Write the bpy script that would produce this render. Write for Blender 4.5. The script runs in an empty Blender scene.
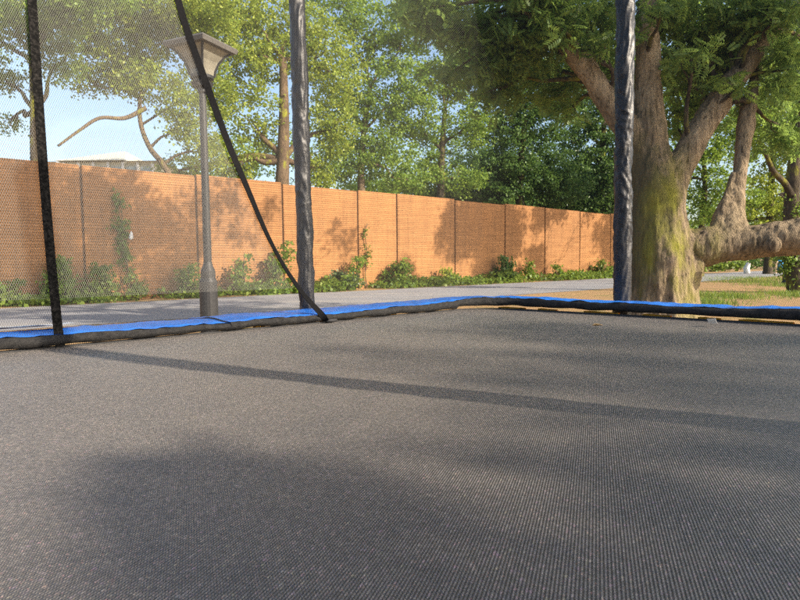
import bpy, bmesh, math, random
import numpy as np
from mathutils import Vector, Matrix, noise
PI = math.pi
R = math.radians
random.seed(7)
rng = np.random.default_rng(11)
scene = bpy.context.scene
COL = scene.collection

# ------------------------------------------------------------------ camera
F, CAM_H = 578.0, 1.0                       # focal length in pixels of an 800x600 picture, height above ground
PITCH, ROLL = R(3.76), R(0.5)
CAM = np.array([0.0, 0.0, CAM_H])
_r = np.array([1.0, 0, 0]); _u = np.array([0, math.sin(PITCH), math.cos(PITCH)]); _f = np.array([0, math.cos(PITCH), -math.sin(PITCH)])
AX_R = math.cos(ROLL) * _r - math.sin(ROLL) * _u
AX_U = math.sin(ROLL) * _r + math.cos(ROLL) * _u
cd = bpy.data.cameras.new('camera'); cam = bpy.data.objects.new('camera', cd); COL.objects.link(cam)
M = Matrix(((AX_R[0], AX_U[0], -_f[0], 0), (AX_R[1], AX_U[1], -_f[1], 0), (AX_R[2], AX_U[2], -_f[2], CAM_H), (0, 0, 0, 1)))
cam.matrix_world = M
cd.sensor_width = 36.0; cd.lens = F / 800 * 36; cd.clip_start = 0.02; cd.clip_end = 2000
cd.dof.use_dof = True; cd.dof.focus_distance = 1.9; cd.dof.aperture_fstop = 13.0
scene.camera = cam

# ------------------------------------------------------------------ sky, sun, exposure
SUN_EL = R(29)
SUN_H = np.array([0.882, -0.471])
SUN = np.array([SUN_H[0] * math.cos(SUN_EL), SUN_H[1] * math.cos(SUN_EL), math.sin(SUN_EL)])
world = bpy.data.worlds.new('World'); scene.world = world; world.use_nodes = True
wn = world.node_tree.nodes; wl = world.node_tree.links
sky = wn.new('ShaderNodeTexSky'); sky.sky_type = 'NISHITA'; sky.sun_disc = False
sky.sun_elevation = SUN_EL; sky.sun_rotation = math.atan2(SUN_H[0], SUN_H[1])
sky.air_density = 1.0; sky.dust_density = 2.5; sky.ozone_density = 1.0
wl.new(sky.outputs['Color'], wn['Background'].inputs['Color'])
wn['Background'].inputs['Strength'].default_value = 0.15
sl = bpy.data.lights.new('sun', 'SUN'); sl.energy = 4.6; sl.angle = R(0.53); sl.color = (1.0, 0.87, 0.70)
so = bpy.data.objects.new('sun', sl); COL.objects.link(so)
so.rotation_euler = Vector(tuple(SUN)).to_track_quat('Z', 'Y').to_euler()
so.location = (20, -12, 20)
scene.view_settings.view_transform = 'Standard'; scene.view_settings.look = 'None'
scene.view_settings.exposure = 1.15; scene.view_settings.gamma = 1.0
try: scene.view_settings.use_curve_mapping = False
except Exception: pass
scene.cycles.max_bounces = 8; scene.cycles.transparent_max_bounces = 16; scene.cycles.use_denoising = False; scene.cycles.sample_clamp_indirect = 4.0

# ------------------------------------------------------------------ helpers: geometry of the place
def ray(x, y):
    return (x - 400) / F * AX_R + (300 - y) / F * AX_U + _f
def px(x, y, d):                             # the place d metres ahead seen at that spot of the photograph
    return CAM + d * ray(x, y)
def on_z(x, y, z):
    d = ray(x, y); return CAM + (z - CAM_H) / d[2] * d
def on_plane(x, y, p, n):
    d = ray(x, y); return CAM + float(np.dot(p - CAM, n) / np.dot(d, n)) * d
def project(p):
    v = np.asarray(p) - CAM; z = v @ _f
    return 400 + F * (v @ AX_R) / z, 300 - F * (v @ AX_U) / z, z
def nz(a):
    a = np.asarray(a, float); return a / np.linalg.norm(a)

# ------------------------------------------------------------------ helpers: objects
def tag(o, label=None, cat=None, group=None, kind=None):
    if label: o['label'] = label
    if cat: o['category'] = cat
    if group: o['group'] = group
    if kind: o['kind'] = kind
    return o
def empty(name, loc, label, cat, group=None):
    o = bpy.data.objects.new(name, None); COL.objects.link(o); o.location = tuple(loc)
    o.empty_display_size = 0.2
    return tag(o, label, cat, group)
def mesh_obj(name, V, Fc, mat, parent=None, smooth=False, mats=None, midx=None):
    me = bpy.data.meshes.new(name)
    me.from_pydata([tuple(map(float, v)) for v in V], [], [tuple(int(i) for i in f) for f in Fc])
    return link_mesh(name, me, mat, parent, smooth)
def link_mesh(name, me, mat, parent=None, smooth=False):
    if mat: me.materials.append(mat)
    if smooth: me.polygons.foreach_set('use_smooth', [True] * len(me.polygons))
    o = bpy.data.objects.new(name, me); COL.objects.link(o)
    if parent is not None:
        o.parent = parent
        inv = Vector(parent.location)
        if parent.parent is not None: inv = inv + Vector(parent.parent.location)
        o.location = -inv                     # meshes are written in world coordinates; keep them there
        o.location = -Vector(world_loc(parent))
    return o
def world_loc(o):
    v = Vector(o.location)
    while o.parent is not None:
        o = o.parent; v = v + Vector(o.location)
    return v
def quads_obj(name, V, n_per, mat, parent=None, smooth=False):
    """V (N*n_per, 3): faces of n_per consecutive vertices."""
    n = len(V) // n_per
    me = bpy.data.meshes.new(name)
    me.vertices.add(len(V)); me.vertices.foreach_set('co', np.ascontiguousarray(V, dtype=np.float32).ravel())
    me.loops.add(n * n_per); me.loops.foreach_set('vertex_index', np.arange(n * n_per, dtype=np.int32))
    me.polygons.add(n); me.polygons.foreach_set('loop_start', np.arange(0, n * n_per, n_per, dtype=np.int32))
    me.polygons.foreach_set('loop_total', np.full(n, n_per, dtype=np.int32))
    me.update(calc_edges=True); me.validate()
    return link_mesh(name, me, mat, parent, smooth)
class MB:
    def __init__(s): s.V = []; s.F = []
    def add(s, V, Fc):
        k = len(s.V); s.V += [tuple(v) for v in V]; s.F += [tuple(i + k for i in f) for f in Fc]
    def box(s, c, ax, ay, az):                # half axes
        c, ax, ay, az = map(np.asarray, (c, ax, ay, az))
        V = [c + i * ax + j * ay + k * az for i in (-1, 1) for j in (-1, 1) for k in (-1, 1)]
        s.add(V, [(0, 1, 3, 2), (4, 6, 7, 5), (0, 4, 5, 1), (2, 3, 7, 6), (0, 2, 6, 4), (1, 5, 7, 3)])
    def tube(s, P, rad, seg=12, caps=True, fn=None):
        P = [np.asarray(p, float) for p in P]
        if np.isscalar(rad): rad = [rad] * len(P)
        n = len(P); V = []; ref = None
        for i, p in enumerate(P):
            t = nz(P[min(i + 1, n - 1)] - P[max(i - 1, 0)])
            if ref is None:
                ref = np.array([1.0, 0, 0]) if abs(t[0]) < 0.8 else np.array([0, 1.0, 0])
            a = nz(ref - t * (ref @ t)); b = np.cross(t, a); ref = a
            for k in range(seg):
                th = 2 * PI * k / seg; r_ = rad[i]
                if fn: r_ = fn(i, th, r_)
                V.append(p + r_ * (math.cos(th) * a + math.sin(th) * b))
        Fc = [(i * seg + k, i * seg + (k + 1) % seg, (i + 1) * seg + (k + 1) % seg, (i + 1) * seg + k) for i in range(n - 1) for k in range(seg)]
        if caps: Fc += [tuple(range(seg - 1, -1, -1)), tuple((n - 1) * seg + k for k in range(seg))]
        s.add(V, Fc)
    def lathe(s, c, prof, seg=24, turn=0.0):
        c = np.asarray(c, float); V = []
        for r_, z in prof:
            for k in range(seg):
                th = 2 * PI * (k + 0.5) / seg + turn
                V.append(c + np.array([r_ * math.cos(th), r_ * math.sin(th), z]))
        n = len(prof)
        Fc = [(i * seg + k, i * seg + (k + 1) % seg, (i + 1) * seg + (k + 1) % seg, (i + 1) * seg + k) for i in range(n - 1) for k in range(seg)]
        Fc += [tuple(range(seg - 1, -1, -1)), tuple((n - 1) * seg + k for k in range(seg))]
        s.add(V, Fc)
    def build(s, name, mat, parent=None, smooth=False):
        return mesh_obj(name, s.V, s.F, mat, parent, smooth)
def spline(P, n=8):
    """Catmull-Rom through rows of P (any width)."""
    P = np.asarray(P, float); Q = np.vstack([2 * P[0] - P[1], P, 2 * P[-1] - P[-2]]); out = []
    for i in range(1, len(Q) - 2):
        for k in range(n):
            t = k / n; a, b, c, d = Q[i - 1], Q[i], Q[i + 1], Q[i + 2]
            out.append(0.5 * (2 * b + (c - a) * t + (2 * a - 5 * b + 4 * c - d) * t * t + (3 * b - a - 3 * c + d) * t ** 3))
    out.append(P[-1]); return np.array(out)

# ------------------------------------------------------------------ helpers: materials
class NT:
    def __init__(s, name):
        s.m = bpy.data.materials.new(name); s.m.use_nodes = True
        s.n = s.m.node_tree.nodes; s.l = s.m.node_tree.links
        s.b = s.n['Principled BSDF']; s.out = s.n['Material Output']
    def new(s, t, **kw):
        x = s.n.new('ShaderNode' + t)
        for k, v in kw.items(): setattr(x, k, v)
        return x
    def set(s, x, inp, v):
        if hasattr(v, 'is_linked') or isinstance(v, bpy.types.NodeSocket): s.l.new(v, x.inputs[inp])
        else: x.inputs[inp].default_value = v
        return x
    def coord(s, scale=(1, 1, 1), rot=(0, 0, 0), kind='Object', loc=(0, 0, 0)):
        c = s.new('TexCoord'); mp = s.new('Mapping')
        s.l.new(c.outputs[kind], mp.inputs['Vector'])
        mp.inputs['Scale'].default_value = scale; mp.inputs['Rotation'].default_value = rot; mp.inputs['Location'].default_value = loc
        return mp.outputs['Vector']
    def noise(s, v, scale, detail=4, rough=0.55, dist=0):
        x = s.new('TexNoise'); s.l.new(v, x.inputs['Vector'])
        x.inputs['Scale'].default_value = scale; x.inputs['Detail'].default_value = detail; x.inputs['Roughness'].default_value = rough; x.inputs['Distortion'].default_value = dist
        return x.outputs['Fac']
    def ramp(s, fac, stops, interp='LINEAR'):
        x = s.new('ValToRGB'); x.color_ramp.interpolation = interp
        e = x.color_ramp.elements
        while len(e) < len(stops): e.new(0.5)
        for el, (p, c) in zip(e, stops):
            el.position = p; el.color = (c, c, c, 1) if np.isscalar(c) else (*c, 1)
        s.l.new(fac, x.inputs['Fac']); return x.outputs['Color']
    def mix(s, fac, a, b, blend='MIX'):
        x = s.new('Mix', data_type='RGBA', blend_type=blend)
        for i, v in ((0, fac), (6, a), (7, b)):
            if isinstance(v, bpy.types.NodeSocket): s.l.new(v, x.inputs[i])
            else: x.inputs[i].default_value = v if i == 0 else (*v, 1)
        return x.outputs[2]
    def math(s, op, a, b=0.0, c=None):
        x = s.new('Math', operation=op)
        for i, v in enumerate((a, b) + (() if c is None else (c,))):
            if isinstance(v, bpy.types.NodeSocket): s.l.new(v, x.inputs[i])
            else: x.inputs[i].default_value = v
        return x.outputs[0]
    def bump(s, h, strength=0.5, dist=0.01, normal=None):
        x = s.new('Bump'); s.l.new(h, x.inputs['Height'])
        x.inputs['Strength'].default_value = strength; x.inputs['Distance'].default_value = dist
        if normal is not None: s.l.new(normal, x.inputs['Normal'])
        return x.outputs['Normal']
    def base(s, col, rough=0.7, spec=0.3, normal=None, metal=0.0):
        for k, v in (('Base Color', col), ('Roughness', rough), ('Specular IOR Level', spec), ('Metallic', metal)):
            if isinstance(v, bpy.types.NodeSocket): s.l.new(v, s.b.inputs[k])
            else: s.b.inputs[k].default_value = (*v, 1) if k == 'Base Color' else v
        if normal is not None: s.l.new(normal, s.b.inputs['Normal'])
        return s.m
def simple(name, c, rough=0.6, spec=0.3, metal=0.0, var=0.25, scale=20, bump=0.15, bd=0.004):
    t = NT(name); v = t.coord(); n = t.noise(v, scale, 5, 0.6)
    col = t.ramp(n, [(0.3, tuple(x * (1 - var) for x in c)), (0.7, tuple(min(1, x * (1 + var)) for x in c))])
    return t.base(col, rough, spec, t.bump(n, bump, bd), metal)

def leaf_mat(name, dark, mid, light, trans=0.45, rough=0.45):
    t = NT(name)
    g = t.new('NewGeometry')
    v = t.coord()
    n = t.noise(v, 0.9, 2, 0.5)
    f = t.math('ADD', t.math('MULTIPLY', g.outputs['Random Per Island'], 0.65), t.math('MULTIPLY', n, 0.4))
    col = t.ramp(f, [(0.12, dark), (0.5, mid), (0.92, light)])
    t.base(col, rough, 0.35)
    tr = t.new('BsdfTranslucent'); t.l.new(t.mix(0.5, col, tuple(min(1, x * 1.5) for x in light)), tr.inputs['Color'])
    mx = t.new('MixShader'); mx.inputs[0].default_value = trans
    t.l.new(t.b.outputs[0], mx.inputs[1]); t.l.new(tr.outputs[0], mx.inputs[2]); t.l.new(mx.outputs[0], t.out.inputs['Surface'])
    return t.m

MAT = {}
MAT['leaf_bright'] = leaf_mat('leaf_bright', (0.10, 0.16, 0.016), (0.21, 0.29, 0.034), (0.36, 0.40, 0.06))
MAT['leaf_mid'] = leaf_mat('leaf_mid', (0.06, 0.13, 0.018), (0.15, 0.25, 0.035), (0.27, 0.36, 0.055))
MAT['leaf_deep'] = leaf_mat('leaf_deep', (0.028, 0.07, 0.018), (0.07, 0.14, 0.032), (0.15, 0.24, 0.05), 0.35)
MAT['leaf_feather'] = leaf_mat('leaf_feather', (0.06, 0.13, 0.04), (0.13, 0.23, 0.06), (0.25, 0.34, 0.07), 0.58)
MAT['leaf_weed'] = leaf_mat('leaf_weed', (0.05, 0.10, 0.018), (0.12, 0.20, 0.03), (0.24, 0.31, 0.05), 0.45)
MAT['leaf_sage'] = leaf_mat('leaf_sage', (0.05, 0.085, 0.04), (0.09, 0.14, 0.06), (0.16, 0.21, 0.09), 0.3)

def bark(name, c1, c2, moss=0.0, moss_at=None):
    t = NT(name)
    v = t.coord((9, 9, 2.2)); n1 = t.noise(v, 1.6, 6, 0.65, 0.4)
    crack = t.noise(t.coord((30, 30, 5)), 1.0, 5, 0.7, 0.5)
    n2 = t.noise(t.coord(), 1.1, 4, 0.6)
    col = t.mix(n1, c1, c2)
    col = t.mix(1.0, col, t.ramp(n2, [(0.3, 0.62), (0.7, 1.15)]), 'MULTIPLY')
    col = t.mix(1.0, col, t.ramp(crack, [(0.34, 0.22), (0.50, 0.95), (0.72, 1.2)]), 'MULTIPLY')
    if moss:
        nm = t.noise(t.coord((1, 1, 0.45)), 3.2, 5, 0.6)
        mk = t.ramp(nm, [(0.56 - 0.12 * moss, 0.0), (0.66, 1.0)])
        if moss_at is not None:
            vd = t.new('VectorMath', operation='DISTANCE'); t.l.new(t.coord((1, 1, 0.4), loc=(0, 0, 0)), vd.inputs[0]); vd.inputs[1].default_value = (moss_at[0], moss_at[1], moss_at[2] * 0.4)
            mk = t.math('MULTIPLY', mk, t.ramp(vd.outputs['Value'], [(0.16, 1.0), (0.62, 0.05)]))
        if moss_at is not None:               # dark olive algae, also painting shade onto the stem's left side
            va_ = t.new('VectorMath', operation='DISTANCE'); t.l.new(t.coord((1, 1, 0.45)), va_.inputs[0]); va_.inputs[1].default_value = (ALGAE_SHADE[0], ALGAE_SHADE[1], ALGAE_SHADE[2] * 0.45)
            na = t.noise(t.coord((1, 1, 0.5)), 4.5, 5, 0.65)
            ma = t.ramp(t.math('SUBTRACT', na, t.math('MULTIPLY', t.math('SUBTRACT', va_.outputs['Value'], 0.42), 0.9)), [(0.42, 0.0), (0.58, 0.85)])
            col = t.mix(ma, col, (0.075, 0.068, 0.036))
        col = t.mix(mk, col, (0.22, 0.22, 0.03))
    h = t.math('ADD', t.math('MULTIPLY', n1, 0.6), t.math('MULTIPLY', crack, 0.9))
    return t.base(col, 0.9, 0.1, t.bump(h, 1.0, 0.04))
MAT['bark_far'] = bark('bark_far', (0.10, 0.075, 0.05), (0.26, 0.19, 0.12), 0.2)
MAT['bark_dark'] = bark('bark_dark', (0.05, 0.042, 0.03), (0.14, 0.11, 0.075), 0.5)
MAT['bark_warm'] = bark('bark_warm', (0.10, 0.07, 0.042), (0.20, 0.14, 0.09), 0.1)

# ================================================================== THE GROUND
WALL_H = 3.7
W0 = on_z(0, 157, WALL_H); W1 = on_z(610, 214, WALL_H)
WD = nz([W1[0] - W0[0], W1[1] - W0[1], 0])             # along the wall, towards the right and away
WN = np.array([WD[1], -WD[0], 0.0])                     # out of the wall, towards the road
W0 = np.array([W0[0], W0[1], 0.0])
def wall_pt(s, out=0.0, z=0.0): return W0 + WD * s + WN * out + np.array([0, 0, z])
def wall_s(x, y=230):
    p = on_plane(x, y, W0, WN); return float((p - W0) @ WD)
WANG = math.atan2(WD[1], WD[0])

def sheet(name, corners, mat, kind='structure', z=0.0, n=(1, 1)):
    c = [np.array([p[0], p[1], z]) for p in corners]
    V, Fc = [], []
    for j in range(n[1] + 1):
        for i in range(n[0] + 1):
            u, w = i / n[0], j / n[1]
            V.append((1 - u) * (1 - w) * c[0] + u * (1 - w) * c[1] + u * w * c[2] + (1 - u) * w * c[3])
    for j in range(n[1]):
        for i in range(n[0]):
            a = j * (n[0] + 1) + i; Fc.append((a, a + 1, a + n[0] + 2, a + n[0] + 1))
    return tag(mesh_obj(name, V, Fc, mat), kind=kind)

t = NT('soil'); v = t.coord()
n1 = t.noise(v, 0.35, 5, 0.6); n2 = t.noise(v, 14, 6, 0.7); n3 = t.noise(v, 1.3, 4, 0.6)
col = t.ramp(n2, [(0.25, (0.25, 0.15, 0.07)), (0.75, (0.44, 0.29, 0.145))])
col = t.mix(t.ramp(n3, [(0.52, 0.0), (0.66, 0.7)]), col, (0.13, 0.15, 0.045))
col = t.mix(t.ramp(n1, [(0.45, 0.0), (0.7, 0.5)]), col, (0.30, 0.20, 0.11))
MAT['soil'] = t.base(col, 0.95, 0.1, t.bump(n2, 0.8, 0.03))
t = NT('asphalt'); v = t.coord()
n1 = t.noise(v, 60, 3, 0.8); n2 = t.noise(t.coord((0.25, 1.2, 1), (0, 0, -WANG)), 1.0, 5, 0.6); n3 = t.noise(v, 0.5, 4, 0.6)
col = t.ramp(n1, [(0.2, (0.17, 0.17, 0.178)), (0.8, (0.31, 0.31, 0.318))])
col = t.mix(t.ramp(n2, [(0.48, 0.0), (0.72, 0.55)]), col, (0.42, 0.38, 0.31))
col = t.mix(t.ramp(n3, [(0.45, 0.0), (0.75, 0.5)]), col, (0.18, 0.18, 0.188))
MAT['asphalt'] = t.base(col, 0.85, 0.25, t.bump(n1, 0.5, 0.006))
sheet('ground', [(-700, -300), (700, -300), (700, 900), (-700, 900)], MAT['soil'])

def band(name, o0, o1, s0, s1, mat, z, wob=0.0, n=120, kind='structure'):
    V, Fc = [], []
    for i in range(n + 1):
        s = s0 + (s1 - s0) * i / n
        for k, o in enumerate((o0, o1)):
            w = wob * (noise.noise((s * 0.35, k * 7.3, 1.7)) + 0.5 * noise.noise((s * 1.3, k * 3.3, 5.1)))
            p = wall_pt(s, o + w, z); V.append(p)
        if i: Fc.append((2 * i - 2, 2 * i - 1, 2 * i + 1, 2 * i))
    return tag(mesh_obj(name, V, Fc, mat), kind=kind)
band('road', 1.35, 7.0, -40, 150, MAT['asphalt'], 0.006, 0.18, 300)

# ================================================================== THE LONG WALL
t = NT('wall_brick'); 
c = t.coord((1, 1, 1))
br = t.new('TexBrick'); br.offset = 0.5
# rows run along the wall: object coordinates of each panel are (along, out, up)
sx = t.new('SeparateXYZ'); t.l.new(c, sx.inputs[0]); cx = t.new('CombineXYZ')
t.l.new(sx.outputs['X'], cx.inputs['X']); t.l.new(sx.outputs['Z'], cx.inputs['Y']); t.l.new(sx.outputs['Y'], cx.inputs['Z'])
dn = t.noise(c, 1.1, 3, 0.5)
wob = t.new('VectorMath', operation='ADD'); t.l.new(cx.outputs[0], wob.inputs[0])
cz = t.new('CombineXYZ'); t.l.new(t.math('MULTIPLY', t.math('SUBTRACT', dn, 0.5), 0.05), cz.inputs['Y']); t.l.new(cz.outputs[0], wob.inputs[1])
t.l.new(wob.outputs[0], br.inputs['Vector'])
br.inputs['Color1'].default_value = (0.36, 0.183, 0.077, 1); br.inputs['Color2'].default_value = (0.41, 0.212, 0.09, 1); br.inputs['Mortar'].default_value = (0.27, 0.137, 0.058, 1)
br.inputs['Scale'].default_value = 1.0; br.inputs['Mortar Size'].default_value = 0.012; br.inputs['Mortar Smooth'].default_value = 0.4; br.inputs['Bias'].default_value = -0.2
br.inputs['Brick Width'].default_value = 1.6; br.inputs['Row Height'].default_value = 0.075
streak = t.noise(t.coord((0.5, 1, 14)), 1.0, 5, 0.6)
oi = t.new('ObjectInfo')
col = t.mix(1.0, br.outputs['Color'], t.ramp(streak, [(0.3, 0.78), (0.55, 1.0), (0.8, 1.12)]), 'MULTIPLY')
col = t.mix(1.0, col, t.ramp(t.noise(t.coord((0.8, 1, 0.5)), 0.8, 4, 0.6), [(0.3, (0.80, 0.80, 0.84)), (0.7, (1.08, 1.04, 1.0))]), 'MULTIPLY')
col = t.mix(1.0, col, t.ramp(oi.outputs['Random'], [(0.0, (0.90, 0.90, 0.92)), (1.0, (1.06, 1.03, 0.98))]), 'MULTIPLY')
drip = t.noise(t.coord((5, 1, 0.35)), 1.0, 5, 0.65); col = t.mix(1.0, col, t.ramp(drip, [(0.30, (0.74, 0.76, 0.80)), (0.48, (1, 1, 1)), (0.75, (1.06, 1.05, 1.03))]), 'MULTIPLY')
fine = t.noise(c, 38, 4, 0.7)
col = t.mix(1.0, col, t.ramp(fine, [(0.25, 0.82), (0.75, 1.12)]), 'MULTIPLY')
hh = t.math('ADD', t.math('MULTIPLY', br.outputs['Fac'], -0.8), t.math('MULTIPLY', fine, 0.3))
MAT['wall'] = t.base(col, 0.9, 0.15, t.bump(hh, 0.8, 0.014))
MAT['joint'] = simple('joint', (0.13, 0.075, 0.045), 0.9, 0.1)
js = [-24.0, -20.6, -17.2, -13.8, -10.3, -7.0, -3.6] + [-0.7] + [wall_s(x) for x in (83, 197, 283, 358, 397, 455, 505, 545, 580)]
js += [js[-1] + 3.3, js[-1] + 6.0]
wall = empty('boundary_wall', wall_pt(10), 'long orange brown brick patterned boundary wall along the far side of the road', 'wall')
for i in range(len(js) - 1):
    a, b = js[i] + 0.03, js[i + 1] - 0.03
    mid = (a + b) / 2; hw = (b - a) / 2; ht = WALL_H + 0.03 * math.sin(i * 2.3)
    me = bpy.data.meshes.new('wall_panel'); bm = bmesh.new()
    bmesh.ops.create_cube(bm, size=1.0)
    for vv in bm.verts: vv.co = Vector((vv.co.x * 2 * hw, vv.co.y * 0.2, vv.co.z * (ht + 0.3)))
    bmesh.ops.bevel(bm, geom=bm.edges[:], offset=0.012, segments=2, affect='EDGES')
    bm.to_mesh(me); bm.free()
    o = link_mesh('wall_panel', me, MAT['wall'], wall)
    p = wall_pt(mid, -0.10, (ht - 0.3) / 2); o.location = Vector(tuple(p)) - wall.location; o.rotation_euler = (0, 0, WANG)
    if i:
        m_ = MB(); q = wall_pt(js[i], -0.125, (WALL_H - 0.06) / 2)
        m_.box(q, WD * 0.028, WN * 0.075, np.array([0, 0, (WALL_H - 0.06) / 2]))
        m_.build('joint_strip', MAT['joint'], wall)

# ================================================================== FOLIAGE
KITE = np.array([[0, 0, 0], [0.34, 0.42, 0.10], [0, 1.0, 0.0], [-0.34, 0.42, 0.10]])
def rand_rots(n, up=0.35):
    """Random frames whose normals lean upwards."""
    z = rng.normal(size=(n, 3)); z[:, 2] = np.abs(z[:, 2]) * (1 + up) + up; z /= np.linalg.norm(z, axis=1, keepdims=True)
    a = rng.normal(size=(n, 3)); a -= z * (a * z).sum(1, keepdims=True); a /= np.linalg.norm(a, axis=1, keepdims=True)
    b = np.cross(z, a)
    return np.stack([a, b, z], axis=2)       # columns
def place(tmpl, pos, size, rots):
    V = np.einsum('nij,kj->nki', rots, tmpl) * size[:, None, None] + pos[:, None, :]
    return V.reshape(-1, 3)
def in_ball(n, power=0.45):
    d = rng.normal(size=(n, 3)); d /= np.linalg.norm(d, axis=1, keepdims=True)
    return d * (rng.random(n) ** power)[:, None]
def leaf_cloud(blobs, leaf, sprays=1.0, per=26, spray_r=0.5):
    """blobs: (centre, (rx,ry,rz), n_sprays) -> kites grouped in sprays."""
    out = []
    for c_, rad, n in blobs:
        n = max(1, int(n * sprays)); sc = np.asarray(c_) + in_ball(n) * np.asarray(rad)
        k = rng.integers(int(per * 0.6), int(per * 1.4) + 1, n); idx = np.repeat(np.arange(n), k)
        off = in_ball(len(idx), 0.6) * spray_r * np.array([1, 1, 0.55]) * (0.6 + 0.8 * rng.random(n))[idx][:, None]
        pos = sc[idx] + off
        out.append(place(KITE, pos, leaf * (0.6 + 0.8 * rng.random(len(pos))), rand_rots(len(pos), 0.0)))
    return np.concatenate(out)
# a feathery compound leaf: leaflets in pairs along a stalk
def sprig_template(n=6, w=0.15, l=0.34):
    T = []
    for i in range(n):
        y = 0.12 + 0.88 * i / n; dz = -0.10 * y * y; s_ = 1 - 0.5 * abs(i / n - 0.45)
        for sd in (-1, 1):
            T += [[0, y, dz], [sd * l * 0.5 * s_, y + w * 0.9, dz + 0.02], [sd * l * s_, y + w * 1.2, dz - 0.05], [sd * l * 0.5 * s_, y - w * 0.35, dz + 0.01]]
    return np.array(T)
SPRIG = sprig_template()
def feather_cloud(blobs, size, per=9, spray_r=0.35):
    out = []
    for c_, rad, n in blobs:
        sc = np.asarray(c_) + in_ball(n) * np.asarray(rad)
        k = rng.integers(int(per * 0.6), int(per * 1.4) + 1, n); idx = np.repeat(np.arange(n), k)
        pos = sc[idx] + in_ball(len(idx), 0.6) * spray_r * np.array([1, 1, 0.5])
        out.append(place(SPRIG, pos, size * (0.6 + 0.8 * rng.random(len(pos))), rand_rots(len(pos), 0.15)))
    return np.concatenate(out)
def wander(a, b, n=7, amp=0.08, sag=0.0):
    a, b = np.asarray(a, float), np.asarray(b, float); L = np.linalg.norm(b - a)
    P = [a + (b - a) * i / n for i in range(n + 1)]
    for i in range(1, n): P[i] = P[i] + rng.normal(size=3) * amp * L * 0.35 + np.array([0, 0, sag * L * math.sin(PI * i / n)])
    return P
def branches(mb, root, blobs, r0, twigs=4):
    for c_, rad, n in blobs:
        c_ = np.asarray(c_); P = spline(wander(root, c_, 4, 0.12, 0.06), 3)
        mb.tube(P, list(np.linspace(r0, r0 * 0.3, len(P))), 7)
        for k in range(twigs):
            e = c_ + in_ball(1)[0] * np.asarray(rad) * 0.9; s_ = P[int(len(P) * (0.45 + 0.5 * random.random()))]
            Q = spline(wander(s_, e, 3, 0.15), 2); mb.tube(Q, list(np.linspace(r0 * 0.35, r0 * 0.08, len(Q))), 5)

def far_tree(name, label, cat, trunk_px, D, r_px, blobs_px, leaf, mat, bmat, group=None, sprays=1.0, extra=None, per=26, spray_r=0.5):
    """trunk_px: photo spots from ground up; blobs_px: (x, y, depth, rx, ry in photo px, number of sprays)."""
    pts = []; rr = []
    for i, (x, y) in enumerate(trunk_px):
        p = px(x, y, D)
        pts.append(p); rr.append(r_px * (1 - 0.5 * i / max(1, len(trunk_px) - 1)) / F * D)
    g = pts[0].copy(); g[2] = -0.05; pts = [g] + pts; rr = [rr[0] * 1.25] + rr
    leaf = leaf * 0.76; per = int(per * 1.55); root = empty(name, (g[0], g[1], 0), label, cat, group); sprays = sprays * 1.95
    mb = MB(); Q = spline(np.c_[np.array(pts), rr], 6); mb.tube(Q[:, :3], list(Q[:, 3]), 10)
    bl = []
    for x, y, d, rx, ry, n in blobs_px:
        bl.append((px(x, y, d), (rx / F * d, rx / F * d * 0.8, ry / F * d), n))
    top = pts[-1]
    for b in bl:
        j = min(range(2, len(pts)), key=lambda i: abs(pts[i][2] + 1.0 - b[0][2])) if len(pts) > 2 else -1
        branches(mb, pts[j], [b], rr[j] * 0.6, 4)
    if extra:
        for P_, ra in extra:
            Qe = spline(P_, 6); mb.tube(Qe, list(np.linspace(ra, ra * 0.45, len(Qe))), 8)
    mb.build('trunk', bmat, root, True)
    quads_obj('crown', leaf_cloud(bl, leaf, sprays, per, spray_r), 4, mat, root)
    return root
TG = 'trees behind the boundary wall'
# far left, ivy-dark trunk
far_tree('broadleaf_tree', 'thin ivy covered tree at the far left with open light crown above the wall', 'tree', [(36, 165), (35, 110), (33, 60), (30, 10), (28, -40)], 17.5, 5,
    [(8, 20, 17, 40, 26, 30), (60, 8, 16, 45, 22, 40), (4, 78, 18, 22, 16, 8), (-25, 40, 18, 30, 40, 20), (10, 125, 19, 18, 10, 3), (90, -20, 16, 60, 30, 40), (40, 45, 17.4, 10, 40, 16), (66, 60, 17.6, 14, 34, 10)], 0.13, MAT['leaf_mid'], MAT['bark_dark'], TG, 1.5, per=24, spray_r=0.45)
far_tree('broadleaf_tree', 'slender crooked tree with a bare bent limb over the pale roof', 'tree', [(172, 190), (163, 165), (150, 148), (141, 125), (140, 100), (146, 70)], 24, 3.2,
    [(120, 5, 23, 60, 22, 60), (190, 10, 23, 50, 22, 50), (150, 85, 24, 40, 26, 36), (115, 62, 24, 42, 26, 40), (185, 120, 24, 24, 26, 26), (205, 95, 25, 30, 40, 36), (90, 80, 24, 26, 14, 12), (140, 30, 24, 60, 30, 70), (200, 30, 25, 50, 34, 60), (70, 40, 24, 34, 26, 24), (208, 150, 25, 24, 20, 20)], 0.17, MAT['leaf_bright'], MAT['bark_far'], TG, 1.25,
    extra=[([px(146, 108, 24), px(125, 118, 23.6), px(100, 118, 23), px(80, 130, 22.6), px(58, 146, 22)], 0.10)], per=24)
far_tree('broadleaf_tree', 'tall tree with a thick straight warm brown trunk and yellow green crown', 'tree', [(282, 200), (283, 160), (284, 110), (283, 60)], 27, 7.5,
    [(240, 60, 27, 46, 40, 80), (250, 120, 27, 40, 40, 44), (285, 30, 28, 50, 40, 90), (325, 70, 28, 40, 45, 80), (230, 10, 27, 50, 30, 70), (330, 130, 28, 30, 36, 40), (235, 165, 27, 26, 20, 22), (315, 170, 28, 22, 24, 26), (180, 170, 27, 22, 20, 14)], 0.18, MAT['leaf_bright'], MAT['bark_warm'], TG, 1.0)
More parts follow.
